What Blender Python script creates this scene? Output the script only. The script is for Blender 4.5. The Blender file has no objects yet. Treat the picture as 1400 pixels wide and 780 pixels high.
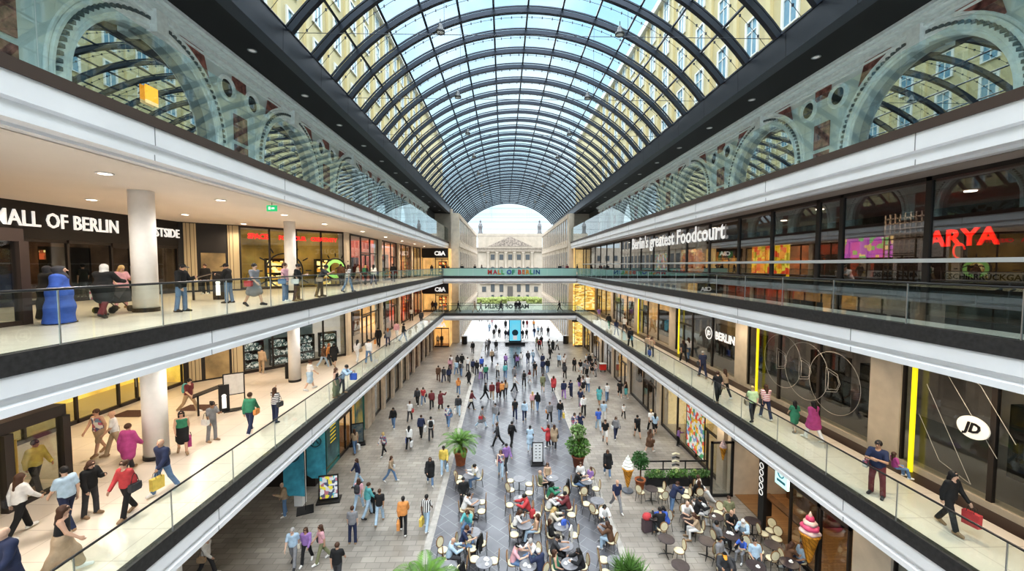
import bpy, bmesh, math, random
import numpy as np
from mathutils import Vector, Matrix
R = math.radians
random.seed(7)
SC = bpy.context.scene
COL = SC.collection
F = 544.44
CAM = Vector((0, 0, 12.8))
YAW, PIT = math.atan(12 / F), math.atan(28 / F)
FW = Vector((math.sin(YAW) * math.cos(PIT), math.cos(YAW) * math.cos(PIT), -math.sin(PIT)))
RT = Vector((math.cos(YAW), -math.sin(YAW), 0))
UP = RT.cross(FW)

def ray(px, py):
    return FW * F + RT * (px - 700) + UP * (390 - py)

def onz(px, py, z):
    d = ray(px, py); t = (z - CAM.z) / d.z
    return CAM + d * t

def onx(px, py, x):
    d = ray(px, py); t = x / d.x
    return CAM + d * t

Z2, Z1, Z0 = 11.15, 5.57, 0.0          # gallery floors above the plaza
XL, XR = -8.9, 11.0                    # gallery edges
YB0, YB1 = 59.5, 63.5                  # the two bridges

# ------------------------------------------------------------------ materials
MATS = {}

def mat(name, c, rough=.6, metal=0., emit=0., vary=.0, vscale=6., bump=0., spec=.5, c2=None):
    if name in MATS: return MATS[name]
    m = bpy.data.materials.new(name); m.use_nodes = True
    nt = m.node_tree; b = nt.nodes['Principled BSDF']
    b.inputs['Base Color'].default_value = (*c, 1)
    b.inputs['Roughness'].default_value = rough
    b.inputs['Metallic'].default_value = metal
    b.inputs['Specular IOR Level'].default_value = spec
    if emit:
        b.inputs['Emission Color'].default_value = (*c, 1)
        b.inputs['Emission Strength'].default_value = emit
    if vary or bump:
        tc = nt.nodes.new('ShaderNodeTexCoord'); n = nt.nodes.new('ShaderNodeTexNoise')
        n.inputs['Scale'].default_value = vscale; n.inputs['Detail'].default_value = 4
        nt.links.new(tc.outputs['Object'], n.inputs['Vector'])
        if vary:
            r = nt.nodes.new('ShaderNodeValToRGB')
            a = c2 if c2 else tuple(max(0, x * (1 - vary)) for x in c)
            r.color_ramp.elements[0].color = (*a, 1); r.color_ramp.elements[0].position = .3
            r.color_ramp.elements[1].color = (*tuple(min(1, x * (1 + vary * .5)) for x in c), 1); r.color_ramp.elements[1].position = .7
            nt.links.new(n.outputs['Fac'], r.inputs['Fac']); nt.links.new(r.outputs['Color'], b.inputs['Base Color'])
            if emit: nt.links.new(r.outputs['Color'], b.inputs['Emission Color'])
        if bump:
            bp = nt.nodes.new('ShaderNodeBump'); bp.inputs['Strength'].default_value = bump
            nt.links.new(n.outputs['Fac'], bp.inputs['Height']); nt.links.new(bp.outputs['Normal'], b.inputs['Normal'])
    MATS[name] = m
    return m

def glass(name, tint, refl=1., base=.04, rough=.0, power=5.):
    """clear architectural pane: transparent plus an angle-dependent mirror"""
    if name in MATS: return MATS[name]
    m = bpy.data.materials.new(name); m.use_nodes = True
    nt = m.node_tree; nt.nodes.clear()
    o = nt.nodes.new('ShaderNodeOutputMaterial'); t = nt.nodes.new('ShaderNodeBsdfTransparent'); g = nt.nodes.new('ShaderNodeBsdfGlossy')
    t.inputs['Color'].default_value = (*tint, 1); g.inputs['Roughness'].default_value = rough
    lw = nt.nodes.new('ShaderNodeLayerWeight'); lw.inputs['Blend'].default_value = .5
    p = nt.nodes.new('ShaderNodeMath'); p.operation = 'POWER'; p.inputs[1].default_value = power
    mr = nt.nodes.new('ShaderNodeMapRange'); mr.inputs['To Min'].default_value = base; mr.inputs['To Max'].default_value = refl
    mx = nt.nodes.new('ShaderNodeMixShader')
    nt.links.new(lw.outputs['Facing'], p.inputs[0]); nt.links.new(p.outputs[0], mr.inputs['Value'])
    nt.links.new(mr.outputs[0], mx.inputs[0]); nt.links.new(t.outputs[0], mx.inputs[1]); nt.links.new(g.outputs[0], mx.inputs[2])
    nt.links.new(mx.outputs[0], o.inputs['Surface'])
    MATS[name] = m
    return m

def brickmat(name, c1, c2, cm, w, h, mortar=.012, rough=.6, off=.5, rot=(0, 0, 0), emit=0., noise=.3, nscale=.35, patch=None):
    """masonry / paving / rows of goods: brick texture on object coordinates with blotches"""
    if name in MATS: return MATS[name]
    m = bpy.data.materials.new(name); m.use_nodes = True
    nt = m.node_tree; b = nt.nodes['Principled BSDF']; b.inputs['Roughness'].default_value = rough
    tc = nt.nodes.new('ShaderNodeTexCoord'); mp = nt.nodes.new('ShaderNodeMapping'); mp.inputs['Rotation'].default_value = rot
    br = nt.nodes.new('ShaderNodeTexBrick'); br.offset = off
    br.inputs['Color1'].default_value = (*c1, 1); br.inputs['Color2'].default_value = (*c2, 1); br.inputs['Mortar'].default_value = (*cm, 1)
    br.inputs['Scale'].default_value = 1; br.inputs['Brick Width'].default_value = w; br.inputs['Row Height'].default_value = h
    br.inputs['Mortar Size'].default_value = mortar; br.inputs['Bias'].default_value = 0.
    nt.links.new(tc.outputs['Object'], mp.inputs['Vector']); nt.links.new(mp.outputs[0], br.inputs['Vector'])
    n = nt.nodes.new('ShaderNodeTexNoise'); n.inputs['Scale'].default_value = nscale; n.inputs['Detail'].default_value = 5
    nt.links.new(tc.outputs['Object'], n.inputs['Vector'])
    mr = nt.nodes.new('ShaderNodeMapRange'); mr.inputs['From Min'].default_value = .3; mr.inputs['From Max'].default_value = .7
    mr.inputs['To Min'].default_value = 1 - noise; mr.inputs['To Max'].default_value = 1 + noise * .6
    nt.links.new(n.outputs['Fac'], mr.inputs['Value'])
    mx = nt.nodes.new('ShaderNodeMix'); mx.data_type = 'RGBA'; mx.blend_type = 'MULTIPLY'; mx.inputs[0].default_value = 1
    nt.links.new(br.outputs['Color'], mx.inputs[6]); nt.links.new(mr.outputs[0], mx.inputs[7])
    nt.links.new(mx.outputs[2], b.inputs['Base Color'])
    if emit:
        nt.links.new(mx.outputs[2], b.inputs['Emission Color']); b.inputs['Emission Strength'].default_value = emit
    MATS[name] = m
    return m

def goodsmat(name, cols, scale, emit=.6, stretch=(1, 1, 1)):
    """lit merchandise: voronoi cells in a shop's palette"""
    if name in MATS: return MATS[name]
    m = bpy.data.materials.new(name); m.use_nodes = True
    nt = m.node_tree; b = nt.nodes['Principled BSDF']; b.inputs['Roughness'].default_value = .5
    tc = nt.nodes.new('ShaderNodeTexCoord'); mp = nt.nodes.new('ShaderNodeMapping'); mp.inputs['Scale'].default_value = stretch
    v = nt.nodes.new('ShaderNodeTexVoronoi'); v.inputs['Scale'].default_value = scale; v.distance = 'CHEBYCHEV'
    sp = nt.nodes.new('ShaderNodeSeparateColor'); r = nt.nodes.new('ShaderNodeValToRGB'); r.color_ramp.interpolation = 'CONSTANT'
    els = r.color_ramp.elements
    while len(els) < len(cols): els.new(.5)
    for i, c in enumerate(cols):
        els[i].position = i / len(cols); els[i].color = (*c, 1)
    nt.links.new(tc.outputs['Object'], mp.inputs[0]); nt.links.new(mp.outputs[0], v.inputs['Vector'])
    nt.links.new(v.outputs['Color'], sp.inputs[0]); nt.links.new(sp.outputs[0], r.inputs[0])
    nt.links.new(r.outputs[0], b.inputs['Base Color']); nt.links.new(r.outputs[0], b.inputs['Emission Color'])
    b.inputs['Emission Strength'].default_value = emit
    MATS[name] = m
    return m

def stripemat(name, c1, c2, freq, axis='Z', rough=.8):
    if name in MATS: return MATS[name]
    m = bpy.data.materials.new(name); m.use_nodes = True
    nt = m.node_tree; b = nt.nodes['Principled BSDF']; b.inputs['Roughness'].default_value = rough
    tc = nt.nodes.new('ShaderNodeTexCoord'); w = nt.nodes.new('ShaderNodeTexWave'); w.bands_direction = axis
    w.inputs['Scale'].default_value = freq; r = nt.nodes.new('ShaderNodeValToRGB'); r.color_ramp.interpolation = 'CONSTANT'
    r.color_ramp.elements[0].color = (*c1, 1); r.color_ramp.elements[1].color = (*c2, 1); r.color_ramp.elements[1].position = .5
    nt.links.new(tc.outputs['Object'], w.inputs[0]); nt.links.new(w.outputs['Fac'], r.inputs[0]); nt.links.new(r.outputs[0], b.inputs['Base Color'])
    MATS[name] = m
    return m

# ------------------------------------------------------------------ mesh building
class MB:
    def __init__(s): s.v = []; s.f = []; s.mi = []; s.m = 0
    def add(s, vs, fs):
        o = len(s.v); s.v += [tuple(x) for x in vs]; s.f += [tuple(i + o for i in f) for f in fs]; s.mi += [s.m] * len(fs); return s
    def box(s, x0, y0, z0, x1, y1, z1):
        vs = [(x0,y0,z0),(x1,y0,z0),(x1,y1,z0),(x0,y1,z0),(x0,y0,z1),(x1,y0,z1),(x1,y1,z1),(x0,y1,z1)]
        return s.add(vs, [(3,2,1,0),(4,5,6,7),(0,1,5,4),(1,2,6,5),(2,3,7,6),(3,0,4,7)])
    def obox(s, p0, p1, t, z0, z1, off=0.):
        """upright box along p0-p1 (xy), thickness t, shifted off to the left of the direction"""
        p0 = Vector(p0[:2]); p1 = Vector(p1[:2]); d = (p1 - p0).normalized(); n = Vector((-d.y, d.x))
        a = [p0 + n * (off - t / 2), p1 + n * (off - t / 2), p1 + n * (off + t / 2), p0 + n * (off + t / 2)]
        vs = [(q.x, q.y, z0) for q in a] + [(q.x, q.y, z1) for q in a]
        return s.add(vs, [(3,2,1,0),(4,5,6,7),(0,1,5,4),(1,2,6,5),(2,3,7,6),(3,0,4,7)])
    def prism(s, prof, y0, y1, ax='y'):
        """extrude an (x,z) outline along y"""
        n = len(prof)
        vs = [(p[0], y0, p[1]) for p in prof] + [(p[0], y1, p[1]) for p in prof]
        if ax == 'x': vs = [(y, x, z) for x, y, z in vs]
        fs = [(i, (i + 1) % n, (i + 1) % n + n, i + n) for i in range(n)] + [tuple(range(n))[::-1], tuple(range(n, 2 * n))]
        return s.add(vs, fs)
    def tube(s, pts, r, n=6, cap=True):
        pts = [Vector(p) for p in pts]; rr = r if isinstance(r, (list, tuple)) else [r] * len(pts)
        vs = []; up = None
        for i, p in enumerate(pts):
            d = (pts[min(i + 1, len(pts) - 1)] - pts[max(i - 1, 0)]).normalized()
            if up is None: up = Vector((0, 0, 1)) if abs(d.z) < .9 else Vector((1, 0, 0))
            a = d.cross(up).normalized(); b = a.cross(d).normalized(); up = b
            for k in range(n):
                t = 2 * math.pi * k / n; vs.append(p + (a * math.cos(t) + b * math.sin(t)) * rr[i])
        fs = [(i * n + k, i * n + (k + 1) % n, (i + 1) * n + (k + 1) % n, (i + 1) * n + k) for i in range(len(pts) - 1) for k in range(n)]
        if cap: fs += [tuple(range(n))[::-1], tuple(range((len(pts) - 1) * n, len(pts) * n))]
        return s.add(vs, fs)
    def lathe(s, prof, c=(0, 0, 0), n=24):
        vs = []
        for r, z in prof:
            for k in range(n):
                t = 2 * math.pi * k / n; vs.append((c[0] + r * math.cos(t), c[1] + r * math.sin(t), c[2] + z))
        m = len(prof)
        fs = [(i * n + k, i * n + (k + 1) % n, (i + 1) * n + (k + 1) % n, (i + 1) * n + k) for i in range(m - 1) for k in range(n)]
        fs += [tuple(range(n))[::-1], tuple(range((m - 1) * n, m * n))]
        return s.add(vs, fs)
    def mesh(s, name, mats, smooth=False):
        me = bpy.data.meshes.new(name); me.from_pydata(s.v, [], s.f)
        for m in (mats if isinstance(mats, (list, tuple)) else [mats]): me.materials.append(m)
        if any(s.mi): me.polygons.foreach_set('material_index', s.mi)
        bm = bmesh.new(); bm.from_mesh(me); bmesh.ops.recalc_face_normals(bm, faces=bm.faces); bm.to_mesh(me); bm.free()
        if smooth: me.shade_smooth()
        me.update(); return me
    def build(s, name, mats, parent=None, smooth=False, loc=(0, 0, 0), rz=0.):
        return obj(name, s.mesh(name, mats, smooth), parent, loc, rz)

def obj(name, data, parent=None, loc=(0, 0, 0), rz=0.):
    o = bpy.data.objects.new(name, data); COL.objects.link(o); o.location = loc; o.rotation_euler = (0, 0, rz)
    if parent: o.parent = parent
    return o

def tag(o, label, cat, group=None):
    o['label'] = label; o['category'] = cat
    if group: o['group'] = group
    return o

def struct(o, label=None, cat=None):
    o['kind'] = 'structure'
    if label: o['label'] = label
    if cat: o['category'] = cat
    return o

def empty(name, loc=(0, 0, 0), rz=0.):
    o = obj(name, None, None, loc, rz); o.empty_display_size = .2; return o

def tree_copy(o, loc, rz=0., parent=None):
    c = o.copy(); COL.objects.link(c)
    if parent: c.parent = parent
    else: c.location = loc; c.rotation_euler = (0, 0, rz)
    for k in [x for x in o.children]: tree_copy(k, None, 0, c)
    return c

def text(name, body, size, m, parent=None, M=None, ext=.02, align='CENTER', bold=.012, shear=0., space=1.):
    cu = bpy.data.curves.new(name, 'FONT'); cu.body = body; cu.size = size; cu.extrude = ext; cu.align_x = align
    cu.offset = bold * size; cu.shear = shear; cu.resolution_u = 2; cu.space_character = space
    cu.materials.append(m)
    t_ = bpy.data.objects.new('t', cu); COL.objects.link(t_); DG = bpy.context.evaluated_depsgraph_get()
    me = bpy.data.meshes.new_from_object(t_.evaluated_get(DG)); bpy.data.objects.remove(t_)
    o = obj(name, me, parent)
    if M is not None: o.matrix_world = M
    return o

def facing(loc, right, up=(0, 0, 1)):
    """matrix for flat lettering: local x along right, local y along up"""
    x = Vector(right).normalized(); y = Vector(up).normalized(); z = x.cross(y)
    return Matrix(((x.x, y.x, z.x, loc[0]), (x.y, y.y, z.y, loc[1]), (x.z, y.z, z.z, loc[2]), (0, 0, 0, 1)))
# ------------------------------------------------------------------ people: one continuous surface per body, by distance field
class Field:
    def __init__(s, lo, hi, h):
        s.h = h; s.lo = np.array(lo, float); s.n = np.ceil((np.array(hi) - s.lo) / h).astype(int) + 1
        s.ax = [s.lo[i] + h * np.arange(s.n[i]) for i in range(3)]
        s.v = np.full(tuple(s.n), 1., np.float32)
    def _sl(s, mn, mx):
        a = np.clip(np.floor((mn - s.lo) / s.h).astype(int), 0, s.n); b = np.clip(np.ceil((mx - s.lo) / s.h).astype(int) + 1, 0, s.n)
        return tuple(slice(a[i], b[i]) for i in range(3))
    def cone(s, a, b, ra, rb, k=.03, fr=None, sc=(1, 1, 1), sub=False):
        a = np.array(a, float); b = np.array(b, float); m = max(ra, rb) * max(sc) + k + 2.5 * s.h
        sl = s._sl(np.minimum(a, b) - m, np.maximum(a, b) + m)
        if any(q.stop <= q.start for q in sl): return
        X = s.ax[0][sl[0]][:, None, None] - a[0]; Y = s.ax[1][sl[1]][None, :, None] - a[1]; Z = s.ax[2][sl[2]][None, None, :] - a[2]
        d = b - a
        if fr is not None:
            fr = np.array(fr); q = [(X * fr[i][0] + Y * fr[i][1] + Z * fr[i][2]) / sc[i] for i in range(3)]
            X, Y, Z = q; d = np.array([d.dot(fr[i]) / sc[i] for i in range(3)])
        L = d.dot(d)
        t = np.clip((X * d[0] + Y * d[1] + Z * d[2]) / L, 0, 1) if L > 1e-9 else 0.
        D = np.sqrt((X - t * d[0]) ** 2 + (Y - t * d[1]) ** 2 + (Z - t * d[2]) ** 2) - (ra + (rb - ra) * t)
        if fr is not None: D = D * min(sc)
        V = s.v[sl]
        if sub: s.v[sl] = np.maximum(V, -D)
        elif k <= 0: s.v[sl] = np.minimum(V, D)
        else:
            hh = np.maximum(k - np.abs(V - D), 0) / k; s.v[sl] = np.minimum(V, D) - hh * hh * k * .25
    def cut(s, p, n):
        """drop everything on the side n points to"""
        p = np.array(p); n = np.array(n) / np.linalg.norm(n)
        s.v = np.maximum(s.v, (s.ax[0][:, None, None] - p[0]) * n[0] + (s.ax[1][None, :, None] - p[1]) * n[1] + (s.ax[2][None, None, :] - p[2]) * n[2])
    def half(s, p, n):
        p = np.array(p); n = np.array(n) / np.linalg.norm(n)
        return (s.ax[0][:, None, None] - p[0]) * n[0] + (s.ax[1][None, :, None] - p[1]) * n[1] + (s.ax[2][None, None, :] - p[2]) * n[2]
    def net(s):
        v = s.v; ins = v < 0
        n0, n1, n2 = v.shape
        acc = np.zeros((n0 - 1, n1 - 1, n2 - 1, 3), np.float32); cnt = np.zeros((n0 - 1, n1 - 1, n2 - 1), np.float32)
        quads = []
        for ax in range(3):
            a = [slice(None)] * 3; b = [slice(None)] * 3; a[ax] = slice(0, -1); b[ax] = slice(1, None)
            ia = ins[tuple(a)]; ib = ins[tuple(b)]; e = np.argwhere(ia != ib)
            if not len(e): continue
            va = v[tuple(a)][tuple(e.T)]; vb = v[tuple(b)][tuple(e.T)]; t = va / (va - vb)
            P = e.astype(np.float32); P[:, ax] += t
            o1, o2 = [(1, 2), (2, 0), (0, 1)][ax]
            ok = (e[:, o1] > 0) & (e[:, o2] > 0) & (e[:, o1] < v.shape[o1] - 1) & (e[:, o2] < v.shape[o2] - 1)
            e, P = e[ok], P[ok]; fl = ia[tuple(e.T)]
            cs = []
            for d1, d2 in ((0, 0), (-1, 0), (-1, -1), (0, -1)):
                c = e.copy(); c[:, o1] += d1; c[:, o2] += d2
                np.add.at(acc, tuple(c.T), P); np.add.at(cnt, tuple(c.T), 1); cs.append(c)
            idx = np.stack([np.ravel_multi_index(tuple(c.T), cnt.shape) for c in cs], 1)
            idx[~fl] = idx[~fl][:, ::-1]
            quads.append(idx)
        if not quads: return np.zeros((0, 3)), np.zeros((0, 4), int)
        Q = np.concatenate(quads); used, inv = np.unique(Q, return_inverse=True); Q = inv.reshape(Q.shape)
        P = acc.reshape(-1, 3)[used] / cnt.reshape(-1)[used][:, None]
        return P * s.h + s.lo, Q

def V3(*a): return np.array(a, float)

# angles in degrees: lean, head pitch/yaw, per leg (flex, knee, spread), per arm (flex, out, elbow, inward)
POSES = {
 'w1': dict(lean=4, L=(19, 5, 3), Rr=(-15, 14, 3), aL=(-18, 9, 14, 5), aR=(19, 9, 22, 5)),
 'w2': dict(lean=4, L=(-15, 14, 3), Rr=(19, 5, 3), aL=(19, 9, 22, 5), aR=(-18, 9, 14, 5)),
 'w3': dict(lean=6, L=(27, 8, 3), Rr=(-21, 20, 3), aL=(-8, 10, 10, 4), aR=(12, 12, 30, 6)),
 'st': dict(lean=1, L=(2, 3, 5), Rr=(-2, 3, 5), aL=(2, 11, 10, 3), aR=(-2, 11, 14, 3)),
 'ph': dict(lean=3, hp=18, L=(3, 4, 5), Rr=(-3, 4, 5), aL=(22, 12, 88, 22), aR=(4, 11, 14, 3)),
 'up': dict(lean=0, hp=-6, L=(6, 4, 5), Rr=(-6, 6, 5), aL=(75, 30, 70, -5), aR=(-2, 12, 16, 4)),
 'hip': dict(lean=0, L=(0, 3, 7), Rr=(3, 5, 7), aL=(-25, 48, 70, 50), aR=(4, 11, 20, 6)),
 'cx': dict(lean=2, L=(3, 4, 6), Rr=(-3, 4, 6), aL=(28, 14, 85, 55), aR=(26, 14, 80, 50)),
 'push': dict(lean=8, L=(18, 8, 4), Rr=(-16, 14, 4), aL=(38, 12, 40, 4), aR=(38, 12, 40, 4)),
 'rail': dict(lean=24, hp=4, L=(4, 4, 6), Rr=(-8, 6, 6), aL=(40, 14, 70, 35), aR=(40, 14, 70, 35)),
 's1': dict(sit=1, lean=14, hp=14, L=(84, 86, 8), Rr=(82, 80, 8), aL=(42, 16, 62, 18), aR=(42, 16, 58, 14)),
 's2': dict(sit=1, lean=-8, hp=2, L=(86, 76, 10), Rr=(84, 70, 8), aL=(12, 14, 52, 18), aR=(14, 14, 48, 16)),
 's3': dict(sit=1, lean=18, hp=10, L=(84, 92, 8), Rr=(84, 84, 10), aL=(50, 12, 112, 22), aR=(40, 16, 60, 16)),
 's4': dict(sit=1, lean=-6, hp=4, L=(90, 62, 4), Rr=(98, 55, -9), aL=(16, 14, 60, 20), aR=(18, 14, 64, 20)),
}

def skeleton(pn):
    p = POSES[pn]; c = lambda d: math.cos(R(d)); sn = lambda d: math.sin(R(d))
    J = {}; le = p['lean']; u = V3(0, -sn(le), c(le)); f = V3(0, -c(le), -sn(le)); x = V3(1, 0, 0)
    J['u'], J['f'], J['x'] = u, f, x
    for s, k in ((1, 'L'), (-1, 'Rr')):
        a, kn, ab = p[k]; hip = V3(s * .09, 0, -.03)
        d = V3(s * sn(ab), -sn(a) * c(ab), -c(a) * c(ab)); kne = hip + .43 * d
        b = a - kn; d2 = V3(s * sn(ab) * .3, -sn(b), -c(b)); ank = kne + .42 * d2 / np.linalg.norm(d2)
        fp = 0 if p.get('sit') or b > -8 else min(35, -b * .8 + 4)
        toe = ank + V3(s * .025, -.165 * c(fp), -.055 - .165 * sn(fp)); heel = ank + V3(0, .045 * c(fp), -.05 + .03 * sn(fp))
        J[k] = (hip, kne, ank, toe, heel)
    low = min(J[k][i][2] for k in ('L', 'Rr') for i in (3, 4)) - .028
    z = -low
    o = V3(0, 0, z); J['pel'] = o
    for k in ('L', 'Rr'): J[k] = tuple(q + o for q in J[k])
    hp = le + p.get('hp', 0); hu = V3(0, -sn(hp), c(hp)); hf = V3(0, -c(hp), -sn(hp))
    J['neck'] = o + u * .475; J['hc'] = J['neck'] + u * .06 + hu * .105 + hf * .012; J['hu'], J['hf'] = hu, hf
    for s, k in ((1, 'aL'), (-1, 'aR')):
        a, ab, e, i = p[k]; sh = o + u * .435 + x * s * .168
        a += le * .4
        d = V3(s * sn(ab), -sn(a) * c(ab), -c(a) * c(ab)); el = sh + .285 * d
        d2 = V3(-s * sn(i), -sn(a + e) * c(i), -c(a + e) * c(i)); wr = el + .25 * d2
        J[k] = (sh, el, wr, d2, s)
    return J

def torso(F_, J, g, k=.07, low=True):
    o, u, f, x = J['pel'], J['u'], J['f'], J['x']; fr = (x, f, u)
    if low: F_.cone(o + u * .0, o + u * .06, .150 + g, .148 + g, .02, fr, (1, .70, .8))
    F_.cone(o + u * .06, o + u * .20, .138 + g, .128 + g, k, fr, (1, .70, 1))
    F_.cone(o + u * .22, o + u * .34, .142 + g, .155 + g, k, fr, (1, .68, 1))
    F_.cone(o + u * .405 - x * .12, o + u * .405 + x * .12, .065 + g, .065 + g, .06)

def legs(F_, J, g, upto=1., k=.03, ank=.0):
    for q in ('L', 'Rr'):
        hip, kn, an, toe, heel = J[q]
        F_.cone(hip, kn, .088 + g, .058 + g, k)
        if upto > .5:
            e = kn + (an - kn) * min(1, (upto - .5) * 2)
            F_.cone(kn, e, .058 + g, .058 + g + (.040 - .058 + ank) * min(1, (upto - .5) * 2), .015)

def foot(F_, J, g=0, qs=('L', 'Rr')):
    for q in qs:
        hip, kn, an, toe, heel = J[q]
        F_.cone(heel, toe, .036 + g, .030 + g, .02); F_.cone(an, heel, .036 + g, .034 + g, .02); F_.cone(an, toe, .034 + g, .026 + g, .02)

def hand(F_, a, hi):
    sh, el, wr, d, s = a
    n = V3(-s, 0, 0) - d * (-s * d[0]); n = n / (np.linalg.norm(n) + 1e-9)       # palm side
    w = np.cross(d, n); w = w / np.linalg.norm(w)
    if w.dot(V3(0, -1, 0)) < 0 and abs(d[2]) > .5: w = -w
    if not hi:
        F_.cone(wr, wr + d * .075, .028, .036, .02); F_.cone(wr + d * .07, wr + d * .15 + n * .02, .03, .018, .02)
        F_.cone(wr + d * .03 + w * .02, wr + d * .10 + w * .05, .014, .010, .012)
        return
    for t in (-.026, -.009, .009, .026): F_.cone(wr + d * .01 + w * t * .5, wr + d * .085 + w * t, .017, .014, .012)
    for t, l in ((-.030, .055), (-.010, .070), (.010, .075), (.030, .066)):
        b = wr + d * .085 + w * t; m = b + d * l * .55 + n * .008; F_.cone(b, m, .0095, .009, .004)
        F_.cone(m, m + d * l * .36 + n * l * .34, .009, .0075, .004)
    b = wr + d * .025 + w * .026; m = b + d * .032 + w * .024 + n * .008; F_.cone(b, m, .013, .011, .008); F_.cone(m, m + d * .034 + n * .008, .011, .009, .004)

def arms(F_, J, g, upto=1., k=.035):
    for q in ('aL', 'aR'):
        sh, el, wr, d, s = J[q]
        ue = sh + (el - sh) * min(1, upto * 2); F_.cone(sh, ue, .054 + g, .054 + g - .014 * min(1, upto * 2), k)
        if upto > .5: 
            t = min(1, (upto - .5) * 2); F_.cone(el, el + (wr - el) * t, .041 + g, .041 + g - .013 * t, .012)

def headshape(F_, J, g=0., hi=False):
    hc, hu, hf, x = J['hc'], J['hu'], J['hf'], J['x']; fr = (x, hf, hu)
    F_.cone(hc + hu * .022 - hf * .012, hc + hu * .0221 - hf * .012, .098 + g, .098 + g, .02, fr, (.80, .98, .95))
    F_.cone(hc - hu * .03 + hf * .02, hc - hu * .075 + hf * .035, .068 + g, .040 + g, .04, fr, (.88, 1, 1))
    if hi:
        F_.cone(hc + hu * .015 + hf * .088, hc - hu * .022 + hf * .112, .009, .015, .012)
        F_.cone(hc - hu * .055 + hf * .072 - x * .016, hc - hu * .055 + hf * .072 + x * .016, .011, .011, .010)
        for s in (1, -1):
            F_.cone(hc + hu * .012 - hf * .012 + x * s * .078, hc - hu * .024 - hf * .008 + x * s * .076, .014, .010, .006)
            F_.cone(hc + hu * .010 + hf * .076 + x * s * .032, hc + hu * .0101 + hf * .076 + x * s * .032, .014, .014, .004)
            F_.cone(hc + hu * .032 + hf * .082 + x * s * .018, hc + hu * .030 + hf * .074 + x * s * .046, .009, .008, .008)

def bounds(J, m=.2):
    P = [q for k in ('L', 'Rr') for q in J[k]] + [J['hc'], J['neck']] + [J[k][2] + J[k][3] * .15 for k in ('aL', 'aR')] + [J[k][1] for k in ('aL', 'aR')]
    P = np.array(P); return P.min(0) - m, P.max(0) + m

SKEL = {}; PM = {}
def skel(pn):
    if pn not in SKEL: SKEL[pn] = skeleton(pn)
    return SKEL[pn]

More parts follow.
